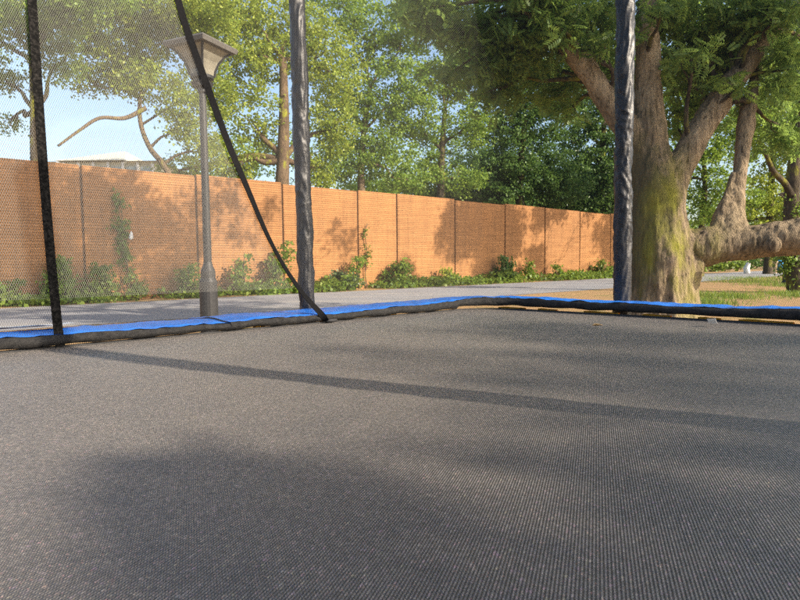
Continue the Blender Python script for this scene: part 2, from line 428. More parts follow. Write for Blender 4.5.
far_tree('broadleaf_tree', 'leafy bright green tree over the wall right of the nearer corner post', 'tree', [(362, 205), (361, 165), (364, 130), (370, 90)], 31, 4,
    [(375, 40, 31, 46, 40, 90), (400, 95, 31, 40, 38, 80), (350, 110, 31, 32, 40, 60), (380, 150, 31, 34, 30, 50), (420, 20, 31, 44, 30, 60), (345, 165, 31, 28, 22, 30), (405, 180, 31, 26, 16, 22), (340, 5, 31, 40, 26, 50)], 0.19, MAT['leaf_mid'], MAT['bark_far'], TG, 1.0)
far_tree('broadleaf_tree', 'dark stemmed tree with sunlit leaves standing over the middle of the wall', 'tree', [(441, 212), (441, 180), (442, 150), (445, 110)], 32, 4.5,
    [(445, 80, 32, 42, 32, 66), (420, 130, 32, 34, 34, 46), (470, 125, 32, 30, 30, 34), (430, 175, 32, 26, 18, 22), (465, 180, 32, 22, 16, 18), (470, 60, 32, 40, 30, 60)], 0.19, MAT['leaf_mid'], MAT['bark_dark'], TG, 1.0)
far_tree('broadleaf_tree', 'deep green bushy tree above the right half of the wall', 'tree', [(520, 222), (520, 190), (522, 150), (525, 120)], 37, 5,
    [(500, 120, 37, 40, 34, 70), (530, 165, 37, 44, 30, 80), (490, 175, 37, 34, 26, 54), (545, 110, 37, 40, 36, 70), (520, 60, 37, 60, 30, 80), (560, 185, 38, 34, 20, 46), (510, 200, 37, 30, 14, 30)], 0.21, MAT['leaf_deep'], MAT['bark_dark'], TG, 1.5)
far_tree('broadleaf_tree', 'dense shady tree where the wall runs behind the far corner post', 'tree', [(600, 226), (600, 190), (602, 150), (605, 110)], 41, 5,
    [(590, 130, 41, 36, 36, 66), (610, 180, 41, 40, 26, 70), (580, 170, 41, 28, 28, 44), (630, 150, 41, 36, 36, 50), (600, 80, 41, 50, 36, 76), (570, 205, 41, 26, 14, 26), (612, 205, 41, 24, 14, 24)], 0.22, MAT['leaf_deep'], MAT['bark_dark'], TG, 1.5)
RG = 'trees beyond the big tree on the right'
far_tree('broadleaf_tree', 'background tree seen between the forked limbs of the big tree', 'tree', [(700, 262), (702, 220), (705, 180), (700, 130)], 34, 3.5,
    [(690, 150, 34, 34, 40, 60), (720, 190, 34, 40, 26, 46), (690, 100, 34, 44, 40, 80), (740, 130, 34, 40, 40, 70), (705, 215, 34, 22, 12, 14), (660, 180, 34, 30, 40, 50)], 0.2, MAT['leaf_mid'], MAT['bark_dark'], RG)
far_tree('broadleaf_tree', 'bright leafed tree behind the far lamp at the right edge', 'tree', [(768, 265), (770, 220), (772, 160), (770, 100)], 38, 4,
    [(765, 200, 38, 34, 26, 60), (790, 150, 38, 40, 36, 80), (760, 120, 38, 36, 36, 60), (800, 210, 38, 30, 30, 50), (780, 80, 38, 50, 36, 90), (735, 225, 38, 30, 18, 30), (815, 110, 38, 40, 50, 60)], 0.21, MAT['leaf_bright'], MAT['bark_dark'], RG)
far_tree('broadleaf_tree', 'vine draped dark trunk cut by the right edge of the view', 'tree', [(797, 300), (795, 270), (791, 230), (793, 180), (800, 120), (806, 60)], 17, 9,
    [(790, 255, 17, 9, 30, 22), (797, 215, 17, 12, 24, 16), (815, 90, 17, 40, 40, 60), (790, 40, 17, 30, 26, 34), (806, 280, 17, 12, 14, 16)], 0.11, MAT['leaf_mid'], MAT['bark_dark'], RG, 1.0,
    extra=[([px(795, 205, 17), px(786, 185, 16.8), px(774, 172, 16.5), px(764, 150, 16.2)], 0.12)], spray_r=0.3)

bl = []
for x, y, d, rx, ry, n in [(215, 175, 50, 26, 16, 14), (250, 160, 52, 30, 30, 26), (300, 150, 52, 34, 40, 40), (345, 165, 52, 30, 34, 36), (390, 165, 54, 34, 36, 44), (430, 160, 55, 34, 36, 44), (475, 165, 56, 34, 36, 50), (520, 170, 58, 34, 40, 56), (565, 180, 58, 34, 40, 56), (610, 190, 58, 34, 40, 56), (660, 215, 60, 34, 40, 46), (705, 225, 62, 34, 30, 30), (745, 225, 62, 34, 34, 36), (790, 225, 62, 34, 34, 36), (830, 220, 62, 34, 40, 36),
        (420, 190, 40, 40, 16, 36), (460, 195, 40, 36, 14, 36), (380, 190, 38, 36, 12, 26), (500, 200, 42, 36, 14, 36), (545, 205, 42, 36, 14, 36), (585, 208, 42, 34, 14, 36)]:
    bl.append((px(x, y, d), (rx / F * d, 2.0, ry / F * d), int(n * (1.0 if 280 < x < 450 and d > 45 else 2.6 if 450 < x < 640 else 1.9))))
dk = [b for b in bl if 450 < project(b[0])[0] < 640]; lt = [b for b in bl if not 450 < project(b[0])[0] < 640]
tag(quads_obj('woods', leaf_cloud(lt, 0.22, 1.0, 42, 0.9), 4, MAT['leaf_mid']), 'far off light green woods closing gaps above the left half of the wall', 'woods', kind='stuff')
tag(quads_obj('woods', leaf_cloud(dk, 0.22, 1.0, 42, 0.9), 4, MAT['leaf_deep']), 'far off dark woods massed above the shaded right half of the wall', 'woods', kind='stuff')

# ================================================================== THE BIG TREE
TD = 7.0
def tp(x, y, wpx, d=TD): p = px(x, y, d); return [p[0], p[1], p[2], wpx / 2 / F * d]
stems = [
    [tp(668, 352, 92), tp(665, 330, 78), tp(663, 300, 64), tp(661, 260, 60), tp(657, 215, 52), tp(652, 175, 42), tp(650, 130, 32), tp(648, 80, 24), tp(648, 20, 22), tp(650, -60, 20), tp(655, -160, 17, 7.2), tp(640, -300, 13, 7.4), tp(630, -460, 9, 7.6)],
    [tp(658, 215, 50), tp(672, 178, 34), tp(690, 148, 27), tp(712, 112, 23), tp(735, 80, 20), tp(762, 42, 18), tp(795, 2, 21), tp(840, -60, 18, 6.8), tp(890, -160, 14, 6.6), tp(930, -300, 10, 6.4)],
    [tp(650, 190, 30), tp(638, 150, 27), tp(615, 112, 24), tp(592, 78, 21), tp(566, 46, 17, 6.9), tp(535, 12, 17, 6.8), tp(500, -40, 14, 6.6), tp(440, -120, 11, 6.3), tp(370, -200, 8, 6.0)],
    [tp(664, 270, 56), tp(682, 250, 44), tp(702, 247, 38, 6.9), tp(740, 244, 35, 6.75), tp(775, 239, 34, 6.6), tp(803, 236, 33, 6.5), tp(870, 226, 30, 6.4), tp(960, 200, 26, 6.3), tp(1060, 150, 20, 6.4), tp(1160, 60, 14, 6.6)],
    [tp(733, 238, 34, 6.8), tp(732, 222, 27, 6.85), tp(735, 200, 18, 6.9), tp(740, 170, 15, 6.95), tp(744, 140, 13, 7), tp(752, 90, 10, 7.1), tp(770, 20, 7, 7.2)],
    [tp(722, 236, 20, 6.8), tp(721, 224, 17, 6.85), tp(727, 195, 11, 6.9), tp(734, 172, 9, 6.93)],
    [tp(680, 352, 30, 6.85), tp(686, 320, 20, 6.85), tp(690, 285, 16, 6.85), tp(694, 262, 18, 6.85)],
    [tp(640, 352, 26, 6.9), tp(643, 320, 16, 6.8), tp(648, 280, 12, 6.8)],
    [tp(676, 330, 20, 6.65), tp(674, 290, 14, 6.66), tp(671, 235, 13, 6.72), tp(668, 205, 12, 6.8)],
    [tp(771, 244, 16, 6.40), tp(774, 246, 12, 6.34), tp(776, 247, 8, 6.31)],
]
mb = MB()
for s_ in stems:
    Q = spline(np.array(s_), 8); mb.tube(Q[:, :3], list(Q[:, 3]), 18)
src = mb.build('trunk_source', None)
md = src.modifiers.new('remesh', 'REMESH'); md.mode = 'VOXEL'; md.voxel_size = 0.024; md.use_smooth_shade = True
dg = bpy.context.evaluated_depsgraph_get()
me = bpy.data.meshes.new_from_object(src.evaluated_get(dg)); me.name = 'trunk'
bpy.data.objects.remove(src, do_unlink=True)
nv = len(me.vertices); co = np.empty(nv * 3, np.float32); no = np.empty(nv * 3, np.float32)
me.vertices.foreach_get('co', co); me.vertices.foreach_get('normal', no); co = co.reshape(-1, 3); no = no.reshape(-1, 3)
dsp = np.array([0.036 * noise.fractal((p[0] * 3.2, p[1] * 3.2, p[2] * 1.2), 1.0, 2.0, 3) + 0.012 * noise.ridged_multi_fractal((p[0] * 17, p[1] * 17, p[2] * 4.0), 0.9, 2.1, 3, 1.0, 2.0) - 0.012 for p in co.astype(float)])
co = co + no * dsp[:, None].astype(np.float32); me.vertices.foreach_set('co', co.ravel()); me.update()
base = px(665, 345, TD); base[2] = 0
big = empty('shade_tree', base, 'big old tree with mossy trunk, forked limbs and one huge horizontal bough', 'tree')
moss_c = px(676, 250, 6.7); ALGAE_SHADE = px(638, 205, 6.8)
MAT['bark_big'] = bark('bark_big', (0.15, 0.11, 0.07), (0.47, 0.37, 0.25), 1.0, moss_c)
me.materials.clear()
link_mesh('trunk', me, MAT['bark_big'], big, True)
LIT = [(px(x, y, d), r_) for x, y, d, r_ in [(690, 240, 6.8, .3), (715, 238, 6.7, .3), (745, 236, 6.6, .3), (775, 232, 6.5, .3), (800, 230, 6.4, .3), (675, 250, 6.5, .25), (680, 285, 6.5, .25), (676, 220, 6.6, .2), (735, 205, 6.8, .2), (740, 170, 6.8, .2)]]
LIT += [(on_plane(x, y, W0, WN), .35) for x, y in [(370, 265), (385, 225), (400, 250), (415, 215), (425, 265), (435, 235), (440, 215), (565, 250), (580, 235), (575, 262), (590, 250), (527, 240), (522, 252), (318, 240), (305, 215), (255, 262)]]
def keep_lit(bl):                              # leave the sun its way to the spots the photograph shows sunlit
    out = []
    for c_, rad, n in bl:
        hit_ = False
        for q, r_ in LIT:
            v_ = np.asarray(c_) - q; k_ = v_ @ SUN
            if k_ > 0.6 and np.linalg.norm(v_ - SUN * k_) < r_ + 0.5 * max(rad) + 0.12: hit_ = True
        if not hit_: out.append((c_, rad, n))
    return out
BB = []
def fb(x, y, d, rx, ry, n): BB.append((px(x, y, d), (rx / F * d, rx / F * d * 0.9, ry / F * d), int(n * 0.62)))
for a in [(430, 6, 7.2, 34, 22, 26), (470, 30, 7.4, 36, 28, 40), (505, 50, 7.3, 36, 30, 44), (545, 35, 7.0, 36, 30, 40), (500, 90, 7.8, 30, 20, 22), (455, 70, 7.8, 24, 16, 12), (590, 20, 7.4, 34, 26, 34), (540, 0, 6.6, 46, 18, 34), (560, 85, 8.2, 26, 22, 20),
          (605, 70, 8.2, 24, 30, 20), (690, 25, 7.4, 34, 24, 34), (730, 30, 7.2, 34, 26, 34), (690, 70, 7.8, 30, 30, 34), (720, 60, 7.6, 26, 22, 22), (700, 105, 8.0, 24, 20, 18), (780, 70, 7.0, 26, 24, 16), (770, 10, 6.8, 40, 18, 26), (670, 5, 7.0, 26, 14, 16), (760, 100, 7.6, 26, 22, 14), (790, 130, 7.4, 22, 24, 14), (680, 130, 8.2, 16, 18, 8), (660, 60, 8.6, 30, 40, 26), (620, 40, 8.8, 34, 30, 26), (740, 40, 8.4, 40, 26, 36), (570, 110, 8.8, 24, 16, 12), (480, 60, 8.6, 40, 30, 40), (530, 70, 8.8, 40, 30, 40), (420, 30, 8.4, 26, 20, 14), (800, 40, 7.6, 30, 30, 22)]:
    fb(*a)
for a in [(560, 28, 6.6, 26, 12, 5), (690, 58, 6.6, 18, 12, 4), (652, 8, 6.5, 14, 8, 4), (775, 20, 6.5, 22, 12, 5), (735, 88, 6.8, 10, 8, 2), (600, 44, 6.7, 14, 10, 3)]:
    BB.append((px(a[0], a[1], a[2]), (a[3] / F * a[2], a[3] / F * a[2], a[4] / F * a[2]), a[5]))
# the high canopy over the picture
for k in range(26):
    th = 2 * PI * k / 26 + 0.4 * rng.random(); rr = 1.2 + 4.6 * rng.random()
    c_ = np.array([base[0] + 0.4 + rr * math.cos(th), base[1] - 0.3 + rr * math.sin(th) * 0.9, 6.6 + 2.6 * rng.random() - 0.12 * rr])
    x, y, z = project(c_)
    if z > 0.5 and y > -60: c_[2] += (y + 110) / F * z
    BB.append((c_, (1.2, 1.2, 0.6), 12))
# unseen leaf clumps placed sunward so their shade falls on the wall (spot on the wall, radius there, sprays)
SH = [(20, 190, 1.5, 34), (60, 215, 1.6, 36), (20, 260, 1.5, 34), (75, 265, 1.4, 30), (110, 200, 1.4, 28), (120, 245, 1.4, 30), (155, 225, 1.2, 24), (160, 275, 1.2, 22), (185, 250, 0.9, 12), (200, 210, 0.9, 8), (225, 195, 0.9, 9),
      (240, 235, 0.7, 5), (-40, 200, 2.2, 50), (-60, 260, 2, 44), (330, 215, 1.0, 11), (345, 240, 1.1, 12), (375, 215, 0.7, 6), (268, 210, 0.6, 5), (300, 262, 1.1, 8)]
# unseen leaf clumps added to shade the trunk's left side and upper limbs
SHT = [(640, 290, 6.7, .34, 36), (638, 230, 6.7, .36, 40), (642, 170, 6.8, .45, 50), (648, 110, 7, .5, 56), (648, 50, 7, .5, 50), (700, 130, 7, .45, 44), (745, 70, 7, .5, 44), (600, 90, 7, .5, 50), (660, 190, 6.8, .25, 10), (570, 50, 7, .5, 44), (500, 60, 7.3, .6, 8), (540, 20, 7, .6, 8), (450, 50, 7.3, .5, 8), (700, 60, 7.4, .6, 8), (520, 95, 7.8, .5, 8)]
for x, y, r_, n in SH:
    p = on_plane(x, y, W0, WN); z_t = 7.4 + 1.8 * rng.random(); s_ = (z_t - p[2]) / SUN[2]
    BB.append((p + SUN * s_, (r_ * 0.8, r_ * 0.8, r_ * 0.55), int(n * (3.2 if x < 190 else 1.7))))
for x, y, d, r_, n in SHT:
    BB.append((px(x, y, d) + SUN * (5.0 + 1.2 * rng.random()), (r_, r_, r_ * .8), n))
BB = keep_lit(BB)
quads_obj('crown', feather_cloud(BB, 0.17, 16, 0.36), 4, MAT['leaf_feather'], big)
mb = MB()
jn = [np.array(s_)[:, :3] for s_ in stems[:4]]; jn = np.concatenate(jn); jn = jn[jn[:, 2] > 2.2]
for c_, rad, n in BB:
    near = jn[np.argsort(np.linalg.norm(jn - c_ + np.array([0, 0, 0.8]), axis=1))[0]]
    branches(mb, near, [(c_, rad, n)], 0.035, 3)
mb.build('twig_work', MAT['bark_dark'], big, True)

# tree on the road side further right: unseen, its crown shaped to shade the right part of the wall
BB = []
SH2 = [(458, 235, 1.6, 40), (480, 225, 1.9, 60), (490, 262, 1.6, 40), (506, 235, 1.8, 50), (520, 270, 1.2, 16), (534, 262, 1.4, 16), (533, 232, 1.0, 9), (465, 212, 1.3, 26), (500, 210, 1.6, 34), (540, 220, 1.2, 12), (604, 235, 1.6, 26), (612, 260, 2.0, 30), (560, 212, 1.0, 10), (590, 215, 0.9, 6)]
for x, y, r_, n in SH2:
    p = on_plane(x, y, W0, WN); z_t = 9.5 + 2.0 * rng.random(); s_ = (z_t - p[2]) / SUN[2]
    BB.append((p + SUN * s_, (r_ * 0.8, r_ * 0.8, r_ * 0.6), int(n * 2.4)))
BB = keep_lit(BB)
cen = np.mean([b[0] for b in BB], axis=0)
rt = empty('roadside_tree', (cen[0], cen[1], 0), 'tall unseen roadside tree just past the right edge whose crown shades the wall', 'tree')
mb = MB(); mb.tube(spline([(cen[0], cen[1], -0.1), (cen[0] + 0.1, cen[1], 2.5), (cen[0] - 0.1, cen[1] + 0.1, 5.2), (cen[0], cen[1], 7.6)], 5), list(np.linspace(0.4, 0.2, 16)), 12)
branches(mb, np.array([cen[0], cen[1], 7.0]), BB, 0.035, 3)
mb.build('trunk', MAT['bark_dark'], rt, True)
quads_obj('crown', leaf_cloud(BB, 0.2, 1.0, 24, 0.5), 4, MAT['leaf_mid'], rt)

# unseen tree behind the camera, its leaf clumps placed to dapple the jumping mat
MATZ = 0.70
BB = []
SH3 = [(570, 328, .50, 8), (650, 340, .65, 10), (745, 352, .65, 11), (680, 375, .6, 8), (745, 395, .6, 8), (800, 385, .6, 9)]
for x, y, r_, n in SH3:
    p = on_z(x, y, MATZ); z_t = 9.0 + 2.5 * rng.random(); s_ = (z_t - p[2]) / SUN[2]
    BB.append((p + SUN * s_, (r_ * 0.9, r_ * 0.9, r_ * 0.8), n))
cen = np.mean([b[0] for b in BB], axis=0) + np.array([1.2, -1.0, 0]); B2 = []
for x, y, r_, n in [(235, 465, .09, 9), (300, 490, .09, 10), (200, 500, .07, 7), (260, 540, .07, 9), (340, 550, .06, 8), (210, 575, .06, 7), (310, 590, .05, 6), (390, 590, .04, 4), (740, 470, .25, 8), (720, 540, .16, 8), (780, 560, .2, 9), (800, 450, .2, 6)]:
    p = on_z(x, y, MATZ); z_t = 5.0 + 0.8 * rng.random(); s_ = (z_t - p[2]) / SUN[2]
    B2.append((p + SUN * s_, (r_, r_, r_), n))
pt = empty('park_tree', (cen[0], cen[1], 0), 'spreading unseen tree behind the viewer that dapples the trampoline mat', 'tree')
mb = MB(); mb.tube(spline([(cen[0], cen[1], -0.1), (cen[0] + 0.1, cen[1], 2.5), (cen[0] - 0.1, cen[1], 5.0), (cen[0], cen[1], 8.0)], 5), list(np.linspace(0.3, 0.15, 16)), 12)
branches(mb, np.array([cen[0], cen[1], 7.6]), BB, 0.05, 2); branches(mb, np.array([cen[0], cen[1], 6.0]), B2, 0.03, 1)
mb.build('trunk', MAT['bark_dark'], pt, True)
quads_obj('crown', np.concatenate([leaf_cloud(BB, 0.11, 1.0, 14, 0.20), leaf_cloud(B2, 0.07, 1.0, 10, 0.06)]), 4, MAT['leaf_mid'], pt)

# ================================================================== PLANTS AT THE WALL FOOT
def bush(name, label, x, y_base, h_px, w_px, mat, leaf=0.10, n=30, out=0.55, cat='shrub', group='shrubs along the wall foot'):
    s = wall_s(x, y_base); p = wall_pt(s, out, 0); d = project(p)[2]
    hh_, ww = 0.85 * h_px / F * d, w_px / F * d
    root = empty(name, p, label, cat, group)
    bl = []
    for k in range(4):
        zz = hh_ * (0.25 + 0.22 * k); sh = (1 - 0.17 * k)
        bl.append((p + WD * ww * 0.14 * rng.normal() + np.array([0, 0, zz]), (ww * 0.45 * sh, 0.35 * sh + 0.1, hh_ * 0.24), int(n * sh / 2)))
    mb = MB()
    for c_, rad, k_ in bl:
        for j in range(3): mb.tube(spline(wander(p, c_ + in_ball(1)[0] * np.asarray(rad), 3, 0.1), 2), 0.012, 5)
    mb.build('stems', MAT['bark_far'], root)
    quads_obj('foliage', leaf_cloud(bl, leaf, 1.0, 20, 0.22), 4, mat, root)
    return root
for a in [
    ('dark green shrub cut by the left edge of the view at the wall foot', 4, 303, 30, 26, 'leaf_weed', .10, 24),
    ('tall bushy shrub at the wall foot right of the black net seam', 58, 302, 50, 40, 'leaf_mid', .10, 44),
    ('rounded leafy shrub at the wall foot left of the taller creeper', 93, 302, 42, 36, 'leaf_weed', .10, 36),
    ('small shrub at the wall foot under the taller creeper', 133, 300, 26, 24, 'leaf_weed', .09, 16),
    ('low spreading shrub at the wall foot left of the lamp post', 186, 299, 34, 40, 'leaf_mid', .10, 34),
    ('slim upright shrub at the wall foot right behind the lamp post', 236, 296, 44, 20, 'leaf_weed', .10, 22),
    ('straggly bush at the wall foot behind the slanting black strap', 270, 295, 52, 34, 'leaf_weed', .11, 34),
    ('grey green low bush at the wall foot right of the nearer corner post', 338, 292, 22, 48, 'leaf_sage', .11, 30),
    ('dark pointed bush at the wall foot left of the shorter creeper', 347, 291, 38, 20, 'leaf_mid', .11, 18),
    ('fresh green weedy bush in full sun right of the shorter creeper', 392, 289, 30, 44, 'leaf_weed', .12, 40),
    ('small sunlit weedy bush past the middle of the wall', 440, 287, 18, 26, 'leaf_bright', .12, 18),
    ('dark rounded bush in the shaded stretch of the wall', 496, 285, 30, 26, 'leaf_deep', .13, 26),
    ('low dark bush beside a wall joint in the shaded stretch', 520, 284, 22, 18, 'leaf_mid', .13, 14),
    ('little upright bush at the wall foot near its far sunny stretch', 547, 283, 20, 12, 'leaf_mid', .13, 10),
    ('bright low bush farthest along the wall beside the far corner post', 592, 281, 18, 34, 'leaf_weed', .14, 22)]:
    lab, x, yb, h_, w_, m_, lf, n_ = a
    bush('shrub', lab, x, yb, h_, w_, MAT[m_], lf, n_)
# a loose strip of grass and weeds along the whole foot of the wall
N = 26000
s_ = rng.uniform(-8, 33, N); dens = np.array([noise.noise((a * 0.5, 3.1, 0)) for a in s_]) * 1.3 + 0.42
keep = rng.random(N) < dens; s_ = s_[keep]; N = len(s_)
o_ = 0.08 + 1.25 * rng.random(N) ** 1.4
pos = W0 + s_[:, None] * WD + o_[:, None] * WN; pos[:, 2] = 0.02 + (0.20 + 0.42 * np.array([max(0, noise.noise((a * 0.45, 8.1, 0)) + 0.25) for a in s_]) * (s_ > 6)) * rng.random(N) ** 1.3
tag(quads_obj('weeds', place(KITE, pos, 0.10 + 0.10 * rng.random(N), rand_rots(N, 0.1)), 4, MAT['leaf_weed']), 'low grass and weeds growing along the foot of the wall', 'weeds', kind='stuff')

def creeper(label, spots, w, n, mat, group):
    P = [on_plane(x, y, W0 + WN * 0.08, WN) for x, y in spots]; P[-1][2] = 0.0
    root = empty('wall_creeper', P[-1], label, 'creeper', group)
    mb = MB(); Q = spline(P, 6); mb.tube(Q, list(np.linspace(0.010, 0.022, len(Q))), 6)
    for k in range(10):
        a = Q[rng.integers(2, len(Q) - 3)]; b = a + WD * rng.uniform(-w, w) * 1.4 + WN * 0.06 + np.array([0, 0, rng.uniform(-0.1, 0.3)])
        mb.tube(spline(wander(a, b, 3, 0.1), 2), 0.006, 5)
    mb.build('stem', MAT['bark_far'], root)
    bl = []
    for i in range(n):
        q = Q[rng.integers(0, len(Q))]; dn_ = 0.5 + 0.9 * abs(noise.noise((q[2] * 2.0, 4.4, len(label))))
        bl.append((q + WD * rng.normal() * w * 0.5, (w * dn_, 0.10, w * 0.8), 1))
    quads_obj('foliage', leaf_cloud(bl, 0.10, 1.0, 13, 0.15), 4, mat, root)
creeper('tall leafy creeper climbing the shaded left stretch of the wall', [(119, 196), (122, 215), (121, 232), (126, 250), (128, 272), (131, 299)], 0.22, 60, MAT['leaf_mid'], 'creepers on the wall')
creeper('short sparse creeper on the sunny wall between two close joints', [(367, 223), (365, 235), (367, 252), (365, 270), (367, 288)], 0.17, 15, MAT['leaf_weed'], 'creepers on the wall')
MAT['white_plastic'] = simple('white_plastic', (0.72, 0.74, 0.76), 0.5, 0.3)
p = on_plane(131, 237, W0 + WN * 0.14, WN)
bmx = bmesh.new(); bmesh.ops.create_icosphere(bmx, subdivisions=3, radius=1.0)
for v_ in bmx.verts:
    q = v_.co.copy(); k = 1 + 0.35 * noise.noise(q * 2.4)
    v_.co = Vector((q.x * 0.055 * k, q.y * 0.03 * k, q.z * 0.15 * k * (0.75 + 0.25 * q.z)))
me = bpy.data.meshes.new('plastic_bag'); bmx.to_mesh(me); bmx.free()
o = link_mesh('plastic_bag', me, MAT['white_plastic'], None, True); o.location = tuple(p); o.rotation_euler = (0.1, 0.1, WANG)
tag(o, 'small crumpled white plastic bag caught in the taller creeper', 'plastic bag')

# ================================================================== PALE BUILDING BEYOND THE WALL
MAT['cream'] = simple('cream', (0.66, 0.63, 0.50), 0.8, 0.2, scale=3, var=0.12)
MAT['pale_roof'] = simple('pale_roof', (0.62, 0.66, 0.66), 0.5, 0.4, scale=3, var=0.12)
MAT['white_trim'] = simple('white_trim', (0.80, 0.80, 0.78), 0.6, 0.3, var=0.05)
MAT['dull_glass'] = simple('dull_glass', (0.36, 0.42, 0.43), 0.15, 0.6, scale=2, var=0.2)
BDp = 34.0
A = px(33, 168, BDp); B_ = px(156, 172, BDp); bd = nz([B_[0] - A[0], B_[1] - A[1], 0]); bn = np.array([bd[1], -bd[0], 0])
L_ = float(np.linalg.norm((B_ - A)[:2])); zt = px(80, 152, BDp)[2]; zr = px(90, 139, BDp)[2]; zr2 = px(130, 152, BDp)[2]
bld = empty('pale_building', (A[0], A[1], 0), 'pale cream building with low glazed roof rising just above the wall', 'building')
def bp(u, o, z): return np.array([A[0], A[1], 0]) + bd * u - bn * o + np.array([0, 0, z])
m = MB(); m.box(bp(L_ * .5, 4, zt / 2 - .3), bd * L_ * .5, bn * 4, np.array([0, 0, zt / 2 - .3])); m.build('wall', MAT['cream'], bld)
def hip(u0, u1, z0, z1, inset, name, mat, ov=0.3):
    V = [bp(u0 - ov, -ov, z0), bp(u1 + ov, -ov, z0), bp(u1 + ov, 8 + ov, z0), bp(u0 - ov, 8 + ov, z0), bp(u0 + inset, 4, z1), bp(u1 - inset, 4, z1)]
    return mesh_obj(name, V, [(0, 1, 5, 4), (1, 2, 5), (2, 3, 4, 5), (3, 0, 4), (3, 2, 1, 0)], mat, bld)
hip(L_ * .24, L_ * .72, zt - .55, zr, L_ * .22, 'gable_roof', MAT['cream'])
hip(0, L_ * .24 - .62, zt - .6, zt + .1, .3, 'side_roof', MAT['pale_roof'])
hip(L_ * .72 + .62, L_, zt - .6, zr2 - .2, .5, 'side_roof', MAT['pale_roof'])
for u in np.linspace(0.02, 0.98, 9):
    m = MB(); m.box(bp(L_ * u, -.08, zt / 2 - .3), bd * .07, bn * .06, np.array([0, 0, zt / 2 - .32])); m.build('wall_post', MAT['white_trim'], bld)
for i in range(8):
    u = .02 + .12 * i + .06
    m = MB(); m.box(bp(L_ * u, -.02, zt - 1.6), bd * L_ * .04, bn * .03, np.array([0, 0, .7])); m.build('window', MAT['dull_glass'], bld)

# ================================================================== STREET LAMPS
MAT['lamp_metal'] = simple('lamp_metal', (0.022, 0.023, 0.026), 0.5, 0.3, scale=40)
MAT['lamp_rim'] = simple('lamp_rim', (0.10, 0.095, 0.09), 0.6, 0.3, scale=30)
MAT['lamp_glass'] = simple('lamp_glass', (0.20, 0.19, 0.155), 0.35, 0.5, scale=9, var=0.25)
def street_lamp(x, D, y_top, label, sc=1.0):
    b = px(x, 290, D); b[2] = 0; ztop = px(x, y_top, D)[2]
    root = empty('street_lamp', b, label, 'lamp', 'park lamps')
    hh_ = ztop; c_ = np.array([b[0], b[1], 0])
    m = MB(); m.lathe(c_, [(.13, -.05), (.13, .12), (.10, .16), (.098, .80), (.082, .84), (.08, .92), (.055, .98), (.045, 1.02), (.041, hh_ * .6), (.037, hh_ - .55), (.05, hh_ - .53), (.05, hh_ - .49)], 20); m.build('post', MAT['lamp_metal'], root, False)
    turn = R(-24)
    m = MB(); m.lathe(c_, [(.06, hh_ - .49), (.10, hh_ - .475), (.12, hh_ - .43), (.085, hh_ - .42), (.085, hh_ - .40), (.125, hh_ - .385), (.125, hh_ - .355)], 20); m.build('collar', MAT['lamp_metal'], root)
    # four curved glass sides flaring upwards, dark ribs on the corners
    zs = [0, .08, .2, .3, .36]; rs = [.125, .135, .175, .24, .305]
    m = MB(); m.lathe(c_, [(r_ * 1.0, hh_ - .355 + z_ * .76) for r_, z_ in zip(rs, zs)], 4, turn)
    gl = m.build('lantern_glass', MAT['lamp_glass'], root)
    for k_ in range(4):
        th = 2 * PI * (k_ + .5) / 4 + turn
        m = MB(); m.tube([c_ + np.array([(r_ + .006) * math.cos(th), (r_ + .006) * math.sin(th), hh_ - .355 + z_ * .76]) for r_, z_ in zip(rs, zs)], .014, 6)
        m.build('lantern_rib', MAT['lamp_metal'], root)
    m = MB(); m.lathe(c_, [(.30, hh_ - .085), (.375, hh_ - .08), (.395, hh_ - .04), (.375, hh_ - .02), (.20, hh_ + .0), (.0001, hh_ + .01)], 4, turn); m.build('lantern_cap', MAT['lamp_rim'], root)
    return root
street_lamp(208.5, 6.5, 49, 'dark lamp post with flared square lantern standing near the trampoline behind the strap')
street_lamp(785, 22, 193, 'distant dark lamp post under the horizontal bough at the right edge')

# ================================================================== FAR RIGHT OF THE ROAD
def hedge(name, label, x0, x1, D0, D1, h, mat):
    a = px(x0, 268, D0); b = px(x1, 268, D1); a[2] = b[2] = 0
    n = 14; bl = []
    for i in range(n): bl.append((a + (b - a) * (i + .5) / n + np.array([0, 0, h * .5]), (np.linalg.norm(b - a) / n * .8, .6, h * .5), 12))
    return tag(quads_obj(name, leaf_cloud(bl, .22, 1, 22, .4), 4, mat), label, 'hedge')
hedge('hedge', 'low clipped bright hedge on the far side of the road beneath the bough', 640, 742, 44, 48, .95, MAT['leaf_weed'])
hedge('hedge', 'dark tall hedge across the road between white post and blue bin', 744, 830, 56, 60, 1.5, MAT['leaf_deep'])
MAT['blue_paint'] = simple('blue_paint', (0.03, 0.28, 0.62), 0.4, 0.4)
MAT['tan_stone'] = simple('tan_stone', (0.42, 0.32, 0.2), 0.8, 0.2)
p = px(747, 274, 40); p[2] = 0
m = MB(); m.tube([p, p + np.array([-.05, 0, .35]), p + np.array([.08, 0, .72])], [.20, .2, .13], 10)
tag(m.build('bollard', MAT['white_trim'], None, True), 'white leaning bollard at the end of the low clipped hedge', 'bollard')
p = px(779.5, 274, 40); p[2] = 0
bb = empty('waste_bin', p, 'bright blue waste bin across the road beside the distant lamp', 'bin')
m = MB(); m.lathe(p, [(.17, .22), (.20, .25), (.21, .80)], 16); m.build('drum', MAT['blue_paint'], bb, False)
m = MB(); m.lathe(p, [(.22, .80), (.22, .84), (.12, .9)], 16); m.build('lid', MAT['blue_paint'], bb)
m = MB(); m.lathe(p, [(.14, -.02), (.14, .22)], 12); m.build('stand', MAT['lamp_metal'], bb)
p = px(775, 274, 40); p[2] = 0
m = MB(); m.lathe(p, [(.13, -.05), (.12, .7), (.18, .74), (.16, .84), (.05, .9)], 10)
